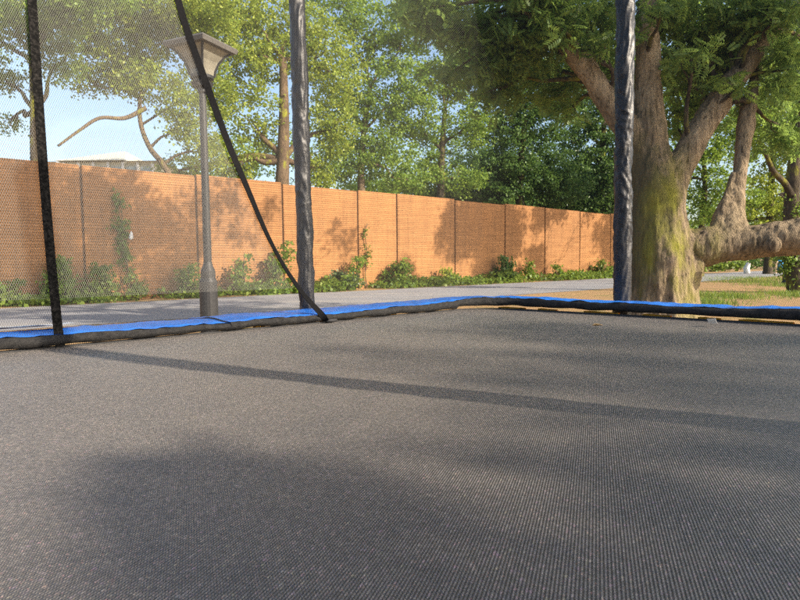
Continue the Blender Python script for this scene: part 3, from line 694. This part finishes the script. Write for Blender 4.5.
tag(m.build('stone_post', MAT['tan_stone']), 'short tan stone post right beside the blue bin', 'post')
# grass tufts on the bare ground right of the big tree
def grass_at(patches, n):
    out = []
    T = np.array([[-.05, 0, 0], [.05, 0, 0], [.02, .05, 1.0], [-.01, .05, .95]])
    for x, y, rx, ry in patches:
        d = CAM_H / -(ray(x, y)[2]); c_ = on_z(x, y, 0.0)
        k = n; pos = np.zeros((k, 3)); a = rng.normal(size=(k, 2)) * np.array([rx / F * d, ry]) * .55
        pos[:, 0] = c_[0] + a[:, 0]; pos[:, 1] = c_[1] + a[:, 1]
        th = rng.uniform(0, 2 * PI, k); tl = rng.normal(size=(k, 2)) * .35
        A_ = np.stack([np.cos(th), np.sin(th), np.zeros(k)], 1); Z_ = np.c_[tl, np.ones(k)]; B2 = np.stack([-np.sin(th), np.cos(th), np.zeros(k)], 1)
        out.append(place(T, pos, .05 + .11 * rng.random(k), np.stack([A_, B2, Z_], axis=2)))
    return np.concatenate(out)
tag(quads_obj('grass', grass_at([(752, 282, 40, 1.6), (790, 286, 30, 2.0), (800, 296, 26, 1.5), (725, 297, 30, 1.2), (760, 279, 50, 2.5), (700, 303, 22, .8)], 1500), 4, MAT['leaf_weed']), 'patchy green grass on the bare soil right of the big tree', 'grass', kind='stuff')

# ================================================================== THE TRAMPOLINE
MZ = MATZ
CN = np.array([0.53, 3.74, 0.0])                       # far corner of the mat
DL = nz([-0.735, -0.678, 0]); DR = nz([0.735, -0.678, 0])
LL, LR = 3.7, 2.55                                      # lengths of the sides
def loc(a, b, z=0.0): return CN + DL * a + DR * b + np.array([0, 0, z])     # a along the left side, b along the right side
cen = loc(LL / 2, LR / 2)
tr = empty('trampoline', (cen[0], cen[1], 0), 'large dark trampoline with blue edge pads, black sleeved posts and fine black net', 'trampoline')

def rrect(off, rad, n=8):
    """Outline offset outwards by off with rounded corners; starts on the left side near end and runs to the far corner, the right side and round."""
    a0, a1, b0, b1 = -off, LL + off, -off, LR + off
    out = []
    for (ca, cb, t0) in ((a0 + rad, b0 + rad, PI), (a0 + rad, b1 - rad, PI / 2), (a1 - rad, b1 - rad, 0), (a1 - rad, b0 + rad, -PI / 2)):
        for k in range(n + 1):
            th = t0 + PI / 2 - PI / 2 * k / n
            out.append((ca + rad * math.cos(th), cb + rad * math.sin(th)))
    return out
# order: corner (a0,b0) far corner first from angle 3pi/2 (left side) to pi (right side)
# --- mat
t = NT('mat_weave'); THW = R(-18.8)
v = t.coord((1, 1, 1), (0, 0, -THW))
sp = t.new('SeparateXYZ'); t.l.new(v, sp.inputs[0])
PITCHW = 0.0037
wx = t.math('SINE', t.math('MULTIPLY', sp.outputs['X'], 2 * PI / PITCHW)); wy = t.math('SINE', t.math('MULTIPLY', sp.outputs['Y'], 2 * PI / (PITCHW * 1.25)))
ridge = t.math('ADD', t.math('MULTIPLY', wx, 0.36), t.math('MULTIPLY', t.math('MULTIPLY', wx, wy), 0.22))
n1 = t.noise(v, 2.2, 5, 0.6); n2 = t.noise(v, 9, 5, 0.65)
dusty = t.ramp(t.math('ADD', t.math('MULTIPLY', n1, 0.6), t.math('MULTIPLY', n2, 0.4)), [(0.35, (0.050, 0.050, 0.053)), (0.68, (0.086, 0.079, 0.073))])
col = t.mix(1.0, dusty, t.ramp(t.math('ADD', t.math('MULTIPLY', ridge, 0.8), 0.5), [(0.12, 0.12), (0.5, 0.9), (0.88, 2.3)]), 'MULTIPLY')
vo = t.new('TexVoronoi'); vo.inputs['Scale'].default_value = 1 / 0.0017; t.l.new(v, vo.inputs['Vector']); vo.inputs['Randomness'].default_value = 0.7
vs = t.new('VectorMath', operation='SUBTRACT'); t.l.new(vo.outputs['Color'], vs.inputs[0]); vs.inputs[1].default_value = (0.5, 0.5, 0.5)
vsc = t.new('VectorMath', operation='SCALE'); t.l.new(vs.outputs[0], vsc.inputs[0]); vsc.inputs['Scale'].default_value = 1.1
snp = t.new('VectorMath', operation='SNAP'); t.l.new(v, snp.inputs[0]); snp.inputs[1].default_value = (PITCHW, PITCHW * 1.25, 1.0)
wn_ = t.new('TexWhiteNoise'); t.l.new(snp.outputs[0], wn_.inputs['Vector'])
lum = t.ramp(wn_.outputs['Value'], [(0.0, 0.75), (0.7, 1.0), (0.94, 1.25), (1.0, 2.1)])  # random thread tone; the brightest cells paint glints into the colour
hue_ = t.mix(t.ramp(wn_.outputs['Value'], [(0.85, 0.0), (1.0, 0.34)]), (1, 1, 1), wn_.outputs['Color'])
col = t.mix(1.0, t.mix(1.0, col, lum, 'MULTIPLY'), hue_, 'MULTIPLY')
bmpn = t.bump(ridge, 0.9, 0.0012)
va = t.new('VectorMath', operation='ADD'); t.l.new(bmpn, va.inputs[0]); t.l.new(vsc.outputs[0], va.inputs[1])
vn = t.new('VectorMath', operation='NORMALIZE'); t.l.new(va.outputs[0], vn.inputs[0])
t.base(col, 0.42, 0.5, bmpn); t.l.new(t.math('MULTIPLY', t.ramp(t.math('ADD', t.math('MULTIPLY', ridge, 0.8), 0.5), [(0.15, 0.0), (0.9, 0.40)]), t.ramp(wn_.outputs['Value'], [(0.0, 0.55), (0.8, 1.0)])), t.b.inputs['Sheen Weight']); t.b.inputs['Sheen Roughness'].default_value = 0.35; t.b.inputs['Sheen Tint'].default_value = (1.0, 0.9, 0.78, 1)
gl = t.new('BsdfGlossy'); gl.inputs['Roughness'].default_value = 0.38; t.l.new(vn.outputs[0], gl.inputs['Normal'])
t.l.new(t.mix(0.5, (0.95, 0.86, 0.74), vo.outputs['Color']), gl.inputs['Color'])
hue = t.new('TexWhiteNoise'); t.l.new(vo.outputs['Color'], hue.inputs['Vector'])
mx = t.new('MixShader'); t.l.new(t.math('MULTIPLY', t.math('GREATER_THAN', hue.outputs[0], 0.5), 0.05), mx.inputs[0])
t.l.new(t.b.outputs[0], mx.inputs[1]); t.l.new(gl.outputs[0], mx.inputs[2]); t.l.new(mx.outputs[0], t.out.inputs['Surface'])
MAT['mat'] = t.m
o1 = rrect(0.0, 0.30, 10)
nb = 40; V, Fc = [], []
bm = bmesh.new()
ring = [bm.verts.new(loc(a, b, MZ)) for a, b in o1]
ctr = loc(LL / 2, LR / 2, MZ)
rings = [ring]
for k in range(1, 12):
    f_ = 1 - k / 12
    rings.append([bm.verts.new(ctr + (np.array(vv.co) - ctr) * f_ + np.array([0, 0, -0.012 * (1 - f_ ** 2)])) for vv in ring])
c0 = bm.verts.new(ctr + np.array([0, 0, -0.013]))
n_ = len(ring)
for a, b in zip(rings[:-1], rings[1:]):
    for i in range(n_): bm.faces.new((a[i], a[(i + 1) % n_], b[(i + 1) % n_], b[i]))
for i in range(n_): bm.faces.new((rings[-1][i], rings[-1][(i + 1) % n_], c0))
bmesh.ops.recalc_face_normals(bm, faces=bm.faces[:])
me = bpy.data.meshes.new('mat'); bm.to_mesh(me); bm.free()
if me.polygons[0].normal.z < 0: me.flip_normals()
link_mesh('mat', me, MAT['mat'], tr, True)
MAT['webbing'] = simple('webbing', (0.03, 0.03, 0.032), 0.7, 0.3, scale=200)
def ring_tube(name, off, rad, z, r_, mat, closed=True, seg=8):
    P = [loc(a, b, z) for a, b in rrect(off, rad, 8)]
    mb = MB(); P2 = []
    for i in range(len(P)):
        a, b = P[i], P[(i + 1) % len(P)]; k = max(1, int(np.linalg.norm(b - a) / 0.12))
        for j in range(k): P2.append(a + (b - a) * j / k)
    P2.append(P2[0]); mb.tube(P2, r_, seg, False); return mb.build(name, mat, tr, True), P2
_, medge = ring_tube('mat_hem', -0.012, 0.29, MZ + 0.002, 0.006, MAT['webbing'])
MAT['galv'] = simple('galv', (0.42, 0.43, 0.44), 0.4, 0.5, 0.7)
ring_tube('frame_rail', 0.33, 0.5, MZ - 0.075, 0.024, MAT['galv'], seg=12)
MAT['spring'] = simple('spring', (0.35, 0.35, 0.35), 0.35, 0.5, 0.8)
inn = [(a, b) for a, b in rrect(0.0, 0.30, 8)]
def resample(P, step):
    P = [np.array(p) for p in P] + [np.array(P[0])]; out = []
    for a, b in zip(P[:-1], P[1:]):
        L = np.linalg.norm(b - a); k = max(1, int(round(L / step)))
        for j in range(k): out.append((a + (b - a) * j / k, (b - a) / max(L, 1e-9)))
    return out
sp_i = resample(inn, 0.115)[:100]
for q, tt in sp_i:
    nn = np.array([tt[1], -tt[0]])
    if (q + nn * 0.1 - np.array([LL / 2, LR / 2])) @ nn < (q - np.array([LL / 2, LR / 2])) @ nn: nn = -nn
    a = loc(*(q + nn * 0.004), MZ - 0.002); b = loc(*(q + nn * 0.31), MZ - 0.055)
    P = []
    for k in range(33):
        u = k / 32; c_ = a + (b - a) * (0.18 + 0.70 * u); th = 2 * PI * 8 * u
        e1 = nz(np.cross(b - a, [0, 0, 1])); P.append(c_ + 0.009 * (math.cos(th) * e1 + math.sin(th) * np.array([0, 0, 1])))
    mb = MB(); mb.tube([a] + P + [b], 0.0028, 4); mb.build('spring', MAT['spring'], tr, True)
# --- pads
t = NT('pad_blue'); v = t.coord()
n1 = t.noise(v, 9, 5, 0.6, 0.8); n2 = t.noise(v, 300, 2, 0.5)
col = t.ramp(n1, [(0.3, (0.010, 0.12, 0.50)), (0.7, (0.026, 0.20, 0.74))])
MAT['pad_blue'] = t.base(col, 0.33, 0.5, t.bump(t.math('ADD', n1, t.math('MULTIPLY', n2, 0.05)), 0.5, 0.02))
t = NT('pad_black'); v = t.coord()
n1 = t.noise(v, 40, 5, 0.7); n2 = t.noise(v, 400, 2, 0.5)
MAT['pad_black'] = t.base(t.ramp(n1, [(0.35, (0.006, 0.006, 0.007)), (0.8, (0.035, 0.033, 0.03))]), 0.6, 0.3, t.bump(t.math('ADD', n1, n2), 0.7, 0.006))
MAT['pad_white'] = simple('pad_white', (0.60, 0.63, 0.66), 0.6, 0.3, scale=60, var=0.15)
path_in = resample(rrect(-0.005, 0.30, 10), 0.03)
# arc length with s=0 at the far corner's middle, positive along the right side
pin = np.array([p for p, _ in path_in]); 
seglen = np.linalg.norm(np.roll(pin, -1, 0) - pin, axis=1); S = np.concatenate([[0], np.cumsum(seglen)[:-1]]); TOT = float(seglen.sum())
kc = int(np.argmin(np.abs(pin[:, 0] - pin[:, 1]) + pin[:, 0] + pin[:, 1])); S = (S - S[kc]) % TOT
order = np.argsort(S); S = S[order]; pin = pin[order]
def at_s(s):
    s = s % TOT; i = int(np.searchsorted(S, s)); i0 = (i - 1) % len(S); i1 = i % len(S)
    s0 = S[i0]; s1 = S[i1] if i1 > i0 else S[i1] + TOT
    if s < s0: s += TOT
    f_ = (s - s0) / max(s1 - s0, 1e-9); p = pin[i0] * (1 - f_) + pin[i1] * f_
    d_ = pin[(i0 + 2) % len(S)] - pin[(i0 - 2) % len(S)]; d_ = d_ / np.linalg.norm(d_)
    nn = np.array([d_[1], -d_[0]])
    if nn @ (p - np.array([LL / 2, LR / 2])) < 0: nn = -nn
    return p, nn
def s_of_px(x, y):
    p = on_z(x, y, MZ) - CN; q = np.array([p @ DL, p @ DR]); return float(S[int(np.argmin(np.linalg.norm(pin - q, axis=1)))])
_far = [(q, project(loc(*at_s(q)[0], MZ))) for q in np.linspace(-3.3, 3.3, 900)]
_far = np.array([(q, p[0]) for q, p in _far if p[2] > 0.8])
def s_of_px(x, y): return float(_far[int(np.argmin(np.abs(_far[:, 1] - x))), 0]) % TOT
sgn = lambda s: s if s < TOT / 2 else s - TOT
s228, s487, s720, s320 = sgn(s_of_px(228, 332)), sgn(s_of_px(487, 309)), sgn(s_of_px(722, 323)), sgn(s_of_px(320, 320))
def lift_at(s):                              # height of the pad's inner lip over the mat
    k = [(-6, .055), (-3.0, .055), (sgn(s_of_px(0, 353)), .052), (s228, .040), (s320, .034), (-0.25, .05), (0.0, .072), (0.5, .066), (s720, .062), (sgn(s_of_px(798, 327)), .080), (3.0, .07), (8, .05)]
    xs_, ys_ = zip(*k); return float(np.interp(s, xs_, ys_)) + 0.006 * noise.noise((s * 5.0, 2.2, 0)) + 0.004 * noise.noise((s * 17.0, 9.2, 0))
W_PAD = 0.36
def pad(s0, s1, raise_=0.0, label=None, drop=.0):
    n = max(6, int((s1 - s0) / 0.02)); prof_n = 12
    top, blk = [], []
    for i in range(n + 1):
        s = s0 + (s1 - s0) * i / n; p, nn = at_s(s); e = min(i, n - i) / n * (s1 - s0)
        pinch = 1 - 0.35 * math.exp(-(e / 0.05) ** 2)
        h = (lift_at(s) + raise_) * (0.9 + 0.1 * pinch)
        gap = 0.012 + 0.006 * noise.noise((s * 8, 0, 4)) + (0.014 if s > -0.2 else 0.0)
        row = []
        for j in range(prof_n + 1):
            u = j / prof_n; off = -0.02 + (W_PAD + 0.02) * u
            z = h + (0.03 + raise_ - h) * u ** 1.2 + 0.014 * math.sin(PI * min(1, u * 1.05)) * pinch + 0.006 * noise.noise((s * 9, u * 5, 1.1)) + 0.004 * noise.noise((s * 30, u * 3, 6.1))
            row.append(loc(*(p + nn * off), MZ + z))
        top.append(row)
        lo = gap; br_ = []
        for j in range(6):                    # black lip from top edge down, then the underside outward
            f_ = j / 5; bulge = 0.010 * math.sin(PI * f_) + 0.004 * noise.noise((s * 22, f_ * 3, 3.3))
            br_.append(loc(*(p + nn * (-0.022 - bulge)), MZ + h - 0.001 + (lo - h) * f_))
        for j in range(1, 6):
            f_ = j / 5; br_.append(loc(*(p + nn * (-0.022 + (W_PAD + 0.02) * f_)), MZ + lo + (0.004 - lo + raise_ * 0.5) * f_ + (0.0 if s < -0.2 else 0.010 * math.sin(PI * f_ * .5))))
        blk.append(br_)
    def grid(rows, flip=False):
        m_ = len(rows[0]); V = [q for r_ in rows for q in r_]
        Fc = [(i * m_ + j, i * m_ + j + 1, (i + 1) * m_ + j + 1, (i + 1) * m_ + j) for i in range(len(rows) - 1) for j in range(m_ - 1)]
        return V, Fc
    V, Fc = grid(top); m_ = prof_n + 1
    # outer flap hanging over the frame
    o = mesh_obj('pad', V, Fc, MAT['pad_blue'], tr, True)
    if label: o['label'] = label
    V, Fc = grid(blk); k = len(blk[0])
    mb = MB(); mb.add(V, Fc)
    mb.add([q for i in range(n + 1) for q in (blk[i][-1], top[i][-1])], [(2 * i, 2 * i + 1, 2 * i + 3, 2 * i + 2) for i in range(n)])
    for rows in ((blk[0], top[0]), (blk[-1], top[-1])):   # closed ends
        ends = list(rows[0]) + list(rows[1])[::-1]; mb.add(ends, [tuple(range(len(ends)))])
    mb.build('pad_lining', MAT['pad_black'], o, True)
    return o
pad(-4.2, s228 + 0.02, 0.0)
pad(s228, s487 + 0.04, 0.008)
pad(s487, s720 + 0.03, 0.004)
pad(s720, 4.2, 0.0)
pad(4.2, 7.0, 0.0); pad(7.0, TOT - 4.2, 0.0)
# orange strips added under the lifted pads, coloured like sunlit ground beyond the gap
MAT['sunlit_gap_strip'] = simple('sunlit_gap_strip', (0.80, 0.42, 0.03), 0.7, 0.2, scale=60, var=0.2)
for s0, L in [(-1.55, .05), (-1.18, .06), (-.72, .05), (0.08, .16), (0.33, .12), (0.62, .20), (0.95, .14), (1.22, .10), (1.40, .22), (1.72, .18), (2.0, .24)]:
    V = []; k_ = 6
    for i in range(k_ + 1):
        p, nn = at_s(s0 + L * i / k_)
        for o_, z_ in ((.010, -.004), (.016, .013 + .003 * math.sin(i)), (.030, .012), (.040, -.010)): V.append(loc(*(p + nn * o_), MZ + z_))
    mesh_obj('sunlit_gap_strip', V, [(i * 4 + j, i * 4 + j + 1, i * 4 + j + 5, i * 4 + j + 4) for i in range(k_) for j in range(3)], MAT['sunlit_gap_strip'], tr)
# greyish white patch on the left pad
sA, sB = sgn(s_of_px(-40, 357)), sgn(s_of_px(88, 345))
V = []; n = 30
for i in range(n + 1):
    s = sA + (sB - sA) * i / n; p, nn = at_s(s); h = lift_at(s)
    for u in (0.38, 0.55, 0.74, 0.92):
        uu = u + (0.03 * noise.noise((s * 14, u, 2)) ) - (0.06 * i / n if u < .5 else 0)
        z = h + (0.03 - h) * uu ** 1.2 + 0.014 * math.sin(PI * min(1, uu * 1.05)) + 0.018
        V.append(loc(*(p + nn * (-0.02 + (W_PAD + 0.02) * uu)), MZ + z))
greyish = mesh_obj('white_patch', V, [(i * 4 + j, i * 4 + j + 1, i * 4 + j + 5, i * 4 + j + 4) for i in range(n) for j in range(3)], MAT['pad_white'], tr, True)
greyish['label'] = 'greyish white patch on the left blue pad'

# --- posts with wrinkled sleeves
t = NT('sleeve_vinyl'); v = t.coord()
n1 = t.noise(t.coord((0.7, 0.7, 1.25)), 26, 4, 0.55, 1.4); n2 = t.noise(v, 260, 2, 0.5)
t.b.inputs['Coat Weight'].default_value = 0.12; t.b.inputs['Coat Roughness'].default_value = 0.35
MAT['sleeve'] = t.base(t.ramp(n1, [(0.3, (0.005, 0.006, 0.008)), (0.75, (0.014, 0.015, 0.020))]), 0.46, 0.45, t.bump(n1, 0.22, 0.014))
POLE_H = 2.46
def post(base, r_=0.052, seed=0.0, lean=(0, 0)):
    b = np.array([base[0], base[1], 0.0])
    def at(z): return b + np.array([lean[0] * (z - MZ), lean[1] * (z - MZ), z])
    m = MB(); m.tube([at(0.08), at(MZ), at(MZ + POLE_H)], 0.019, 12); po = m.build('post', MAT['galv'], tr, True)
    m = MB(); zs = np.linspace(MZ - 0.05, MZ + POLE_H, 330)
    cc = [at(z) + np.array([0.004 * noise.noise((z * 3.0, seed, 0)), 0.004 * noise.noise((z * 3.0, seed, 9)), 0]) for z in zs]
    def fn(i, th, r0):
        z = zs[i]; c_, s_ = math.cos(th), math.sin(th)
        a = noise.ridged_multi_fractal((c_ * 0.9 + seed, s_ * 0.9, z * 13.0 + 2.2 * math.sin(th + z * 5)), 0.9, 2.1, 2, 1.0, 2.0)
        b_ = noise.noise((c_ * 1.2, s_ * 1.2 + seed, z * 17.0 + 2.2 * math.sin(2 * th + seed)))
        d_ = noise.noise((c_ * 0.5, s_ * 0.5 + seed, z * 5.0))
        return r0 * (0.91 + 0.13 * (a - 0.9) + 0.12 * b_ + 0.08 * d_)
    m.tube(cc, r_, 40, True, fn); m.build('foam_sleeve', MAT['sleeve'], po, True)
    m = MB(); m.lathe(at(MZ + POLE_H), [(.03, -.01), (.034, .0), (.034, .03), (.02, .05)], 14); m.build('post_cap', MAT['webbing'], po, True)
    # bracket clamping the post to the rail
    m = MB(); m.tube([at(MZ - .12), at(MZ - .06)], 0.03, 12); m.build('post_clamp', MAT['galv'], po, True)
def on_offset_line(x, side, off):             # where the ray's ground track meets a line parallel to a side
    d = ray(x, 300); d2 = np.array([d[0], d[1]])
    n2_ = -DR if side == 'L' else -DL; p0 = CN + n2_ * off
    k = (p0[:2] @ n2_[:2]) / (d2 @ n2_[:2]); return d2 * k
P1 = on_offset_line(307, 'L', 0.385); P2 = on_offset_line(622, 'R', 0.385)
post(P1, 0.047, 1.3, (-0.012, 0.0)); post(P2, 0.055, 5.7, (-0.004, 0.0))
# the post whose shade crosses the mat, and its fellows round the rest of the frame
sa = on_z(440, 388, MZ)[:2]; sd = SUN_H; nb_ = (DR)[:2]; p0 = (CN + DR * (LR + 0.385))[:2]; k = ((p0 - sa) @ nb_) / (sd @ nb_)
P3 = sa + sd * k
post(P3, 0.055, 9.1)
l1 = loc(LL + 0.385, 0.6)[:2]; l2 = loc(LL + .385, LR - .6)[:2]
post(l1, 0.055, 12.1); post(l2, 0.055, 15.1)
# --- legs
for a in (0.5, LL - 0.5):
    m = MB(); q0 = loc(a, -0.33, MZ - .075); q1 = loc(a, LR + .33, MZ - .075); f0 = loc(a, -.33, .03); f1 = loc(a, LR + .33, .03)
    m.tube(spline([q0, f0 + np.array([0, 0, .06]), f0 + (f1 - f0) * .03, f1 + (f0 - f1) * .03, f1 + np.array([0, 0, .06]), q1], 6), 0.022, 12); m.build('leg', MAT['galv'], tr, True)

# --- net
NH, NOUT = 2.42, 0.27
t = NT('net_mesh'); uvn = t.new('UVMap')
sp = t.new('SeparateXYZ'); t.l.new(uvn.outputs[0], sp.inputs[0])
def net_nodes(t, pu, pv, thick):
    a = t.math('ADD', t.math('DIVIDE', sp.outputs['X'], pu), t.math('DIVIDE', sp.outputs['Y'], pv))
    b = t.math('SUBTRACT', t.math('DIVIDE', sp.outputs['X'], pu), t.math('DIVIDE', sp.outputs['Y'], pv))
    fa = t.math('ABSOLUTE', t.math('SUBTRACT', t.math('FRACT', a), 0.5)); fb_ = t.math('ABSOLUTE', t.math('SUBTRACT', t.math('FRACT', b), 0.5))
    return t.math('LESS_THAN', t.math('MINIMUM', fa, fb_), thick)
def net_mat(t, pu, pv, thick, c):
    mask = net_nodes(t, pu, pv, thick)
    t.base(c, 0.7, 0.2)
    tb = t.new('BsdfTransparent'); mx = t.new('MixShader')
    t.l.new(mask, mx.inputs[0]); t.l.new(tb.outputs[0], mx.inputs[1]); t.l.new(t.b.outputs[0], mx.inputs[2]); t.l.new(mx.outputs[0], t.out.inputs['Surface'])
    return t.m
MAT['net'] = net_mat(t, 0.0072, 0.0160, 0.056, (0.030, 0.030, 0.030))
t = NT('net_door'); uvn = t.new('UVMap'); sp = t.new('SeparateXYZ'); t.l.new(uvn.outputs[0], sp.inputs[0])
MAT['net_door'] = net_mat(t, 0.0072, 0.0160, 0.038, (0.20, 0.196, 0.185))
def net_pt(p, nn, h, inset=0.0):
    f_ = h / NH; return loc(*(p + nn * (0.004 - inset + NOUT * f_)), MZ + h)
def net(name, s0, s1, mat, inset=0.0, h0=0.004, h1=NH):
    n = max(4, int((s1 - s0) / 0.06)); m_ = 24; V, Fc, UV = [], [], []
    for i in range(n + 1):
        s = s0 + (s1 - s0) * i / n; p, nn = at_s(s)
        for j in range(m_ + 1):
            h = h0 + (h1 - h0) * j / m_
            w = 0.014 * noise.noise((s * 2.3, h * 2.1, 0.7 + inset * 50)) * math.sin(PI * j / m_)
            V.append(net_pt(p, nn, h, inset + w)); UV.append((s, h))
    for i in range(n):
        for j in range(m_):
            a = i * (m_ + 1) + j; Fc.append((a, a + m_ + 1, a + m_ + 2, a + 1))
    o = mesh_obj(name, V, Fc, mat, tr, True); me = o.data
    uv = me.uv_layers.new(name='UVMap'); li = np.empty(len(me.loops), np.int32); me.loops.foreach_get('vertex_index', li)
    uv.data.foreach_set('uv', np.array(UV, np.float32)[li].ravel()); return o
net('safety_net', 0, TOT, MAT['net'])
# door flap: a second layer over the left side, edged by the slanting strap
def net_hit(x, y, inset):
    """Where the view ray meets the left side of the net."""
    n2_ = -DR; up = nz(np.array([0, 0, NH]) + n2_ * NOUT); nrm = np.cross(DL, up)
    return on_plane(x, y, CN + n2_ * (0.004 - inset) + np.array([0, 0, MZ]), nrm)
strap_px = [(178, -60), (178, 0), (186, 27), (205, 80), (227, 140), (246, 185), (266, 232), (284, 266), (298, 288)]
strap_px[0] = (166, -40)
def net_flap():
    inset = 0.02
    edge = [net_hit(x, y, inset) for x, y in strap_px]
    V, Fc, UV = [], [], []
    m_ = 14; E_ = spline(edge, 4)
    for q in E_:
        a1 = float((q - CN) @ DL); h = q[2] - MZ
        for j in range(m_ + 1):
            aa = a1 + (2.75 - a1) * (j / m_) ** 1.1
            w = 0.012 * noise.noise((aa * 3, h * 2, 8.8))
            V.append(CN + DL * aa - DR * (0.004 - inset + w + NOUT * h / NH) + np.array([0, 0, q[2]])); UV.append((aa, h))
    n = len(E_)
    for i in range(n - 1):
        for j in range(m_):
            k = i * (m_ + 1) + j; Fc.append((k, k + 1, k + m_ + 2, k + m_ + 1))
    o = mesh_obj('door_flap', V, Fc, MAT['net_door'], tr, True); me = o.data
    uv = me.uv_layers.new(name='UVMap'); li = np.empty(len(me.loops), np.int32); me.loops.foreach_get('vertex_index', li)
    uv.data.foreach_set('uv', np.array(UV, np.float32)[li].ravel())
net_flap()
# ribbons: seam tape at the far left and the strap along the flap edge
t = NT('strap_web'); v = t.coord(); n1 = t.noise(v, 150, 3, 0.6)
MAT['strap'] = t.base(t.ramp(n1, [(0.3, (0.004, 0.004, 0.0045)), (0.7, (0.008, 0.008, 0.009))]), 0.75, 0.06, t.bump(n1, 0.5, 0.003))
t = NT('seam_tape'); v = t.coord(); n1 = t.noise(v, 90, 4, 0.7)
MAT['seam'] = t.base(t.ramp(n1, [(0.45, (0.004, 0.004, 0.004)), (0.75, (0.03, 0.028, 0.026))]), 0.8, 0.06, t.bump(n1, 0.9, 0.006))
def ribbon(name, P, side, w, th, mat, twist=None):
    P = spline(P, 8); V, Fc = [], []
    for i, p in enumerate(P):
        t_ = nz(P[min(i + 1, len(P) - 1)] - P[max(i - 1, 0)]); sdv = nz(side - t_ * (side @ t_)); nv_ = np.cross(t_, sdv)
        a = (twist(i / (len(P) - 1)) if twist else 0.0); s2 = math.cos(a) * sdv + math.sin(a) * nv_; n2_ = np.cross(t_, s2)
        for u, q in ((-1, -1), (1, -1), (1, 1), (-1, 1)): V.append(p + s2 * w / 2 * u + n2_ * th / 2 * q)
    n = len(P)
    Fc = [(i * 4 + k, i * 4 + (k + 1) % 4, i * 4 + 4 + (k + 1) % 4, i * 4 + 4 + k) for i in range(n - 1) for k in range(4)] + [(3, 2, 1, 0), tuple((n - 1) * 4 + k for k in range(4))]
    return mesh_obj(name, V, Fc, mat, tr)
ribbon('seam_tape', [net_hit(x, y, 0.03) for x, y in ((29, -60), (32, 0), (36, 60), (40, 120), (45, 190), (51, 260), (56, 310), (60, 346))], DL, 0.030, 0.006, MAT['seam'])
SP = [net_hit(x, y, 0.03) for x, y in strap_px]
p, nn = at_s(sgn(s_of_px(316, 320))); e1 = loc(*(p - nn * 0.035), MZ + 0.05); p, nn = at_s(sgn(s_of_px(321, 320))); e2 = loc(*(p - nn * 0.04), MZ + 0.012); 
q298 = SP[-1]
SP[-1] = q298 * 0.8 + e1 * 0.2; SP += [e1, e2]
ribbon('net_strap', SP, DL, 0.030, 0.003, MAT['strap'], lambda u: 0.5 * math.sin(u * 7.0) * (1 if u > .3 else .6) + (0.9 * max(0, (u - .86)) / .14))
m = MB(); m.tube([e2 + DL * .0, e2 + DL * -.06], 0.008, 8); m.build('strap_hook', MAT['webbing'], tr, True)

# ================================================================== SMALL THINGS LYING ABOUT
MAT['paper'] = simple('paper', (0.70, 0.70, 0.68), 0.8, 0.2)
MAT['dry_leaf'] = simple('dry_leaf', (0.30, 0.20, 0.09), 0.7, 0.2)
p = on_z(712, 323.5, MZ + 0.012)
V = []; 
for i in range(5):
    for j in range(5): V.append(p + DR * (i - 2) * .009 + DL * (j - 2) * .006 + np.array([0, 0, .006 * j + .006 * noise.noise((i * .9, j * .9, 3))]))
o = mesh_obj('paper_scrap', V, [(i * 5 + j, i * 5 + j + 1, i * 5 + j + 6, i * 5 + j + 5) for i in range(4) for j in range(4)], MAT['paper'])
sm = o.modifiers.new('solid', 'SOLIDIFY'); sm.thickness = 0.001
tag(o, 'crumpled white scrap of paper at the mat edge under the blue pad', 'paper')
p = on_z(597, 326, MZ + 0.004)
V = [p + np.array([-.022, 0, .002]), p + np.array([-.008, .010, .010]), p + np.array([.012, .009, .008]), p + np.array([.026, 0, .003]), p + np.array([.012, -.009, .007]), p + np.array([-.008, -.010, .009]), p + np.array([0, 0, .001])]
o = mesh_obj('dry_leaf', V, [(i, (i + 1) % 6, 6) for i in range(6)], MAT['dry_leaf']); sm = o.modifiers.new('solid', 'SOLIDIFY'); sm.thickness = 0.0012
tag(o, 'small curled brown dry leaf lying on the far part of the mat', 'leaf')
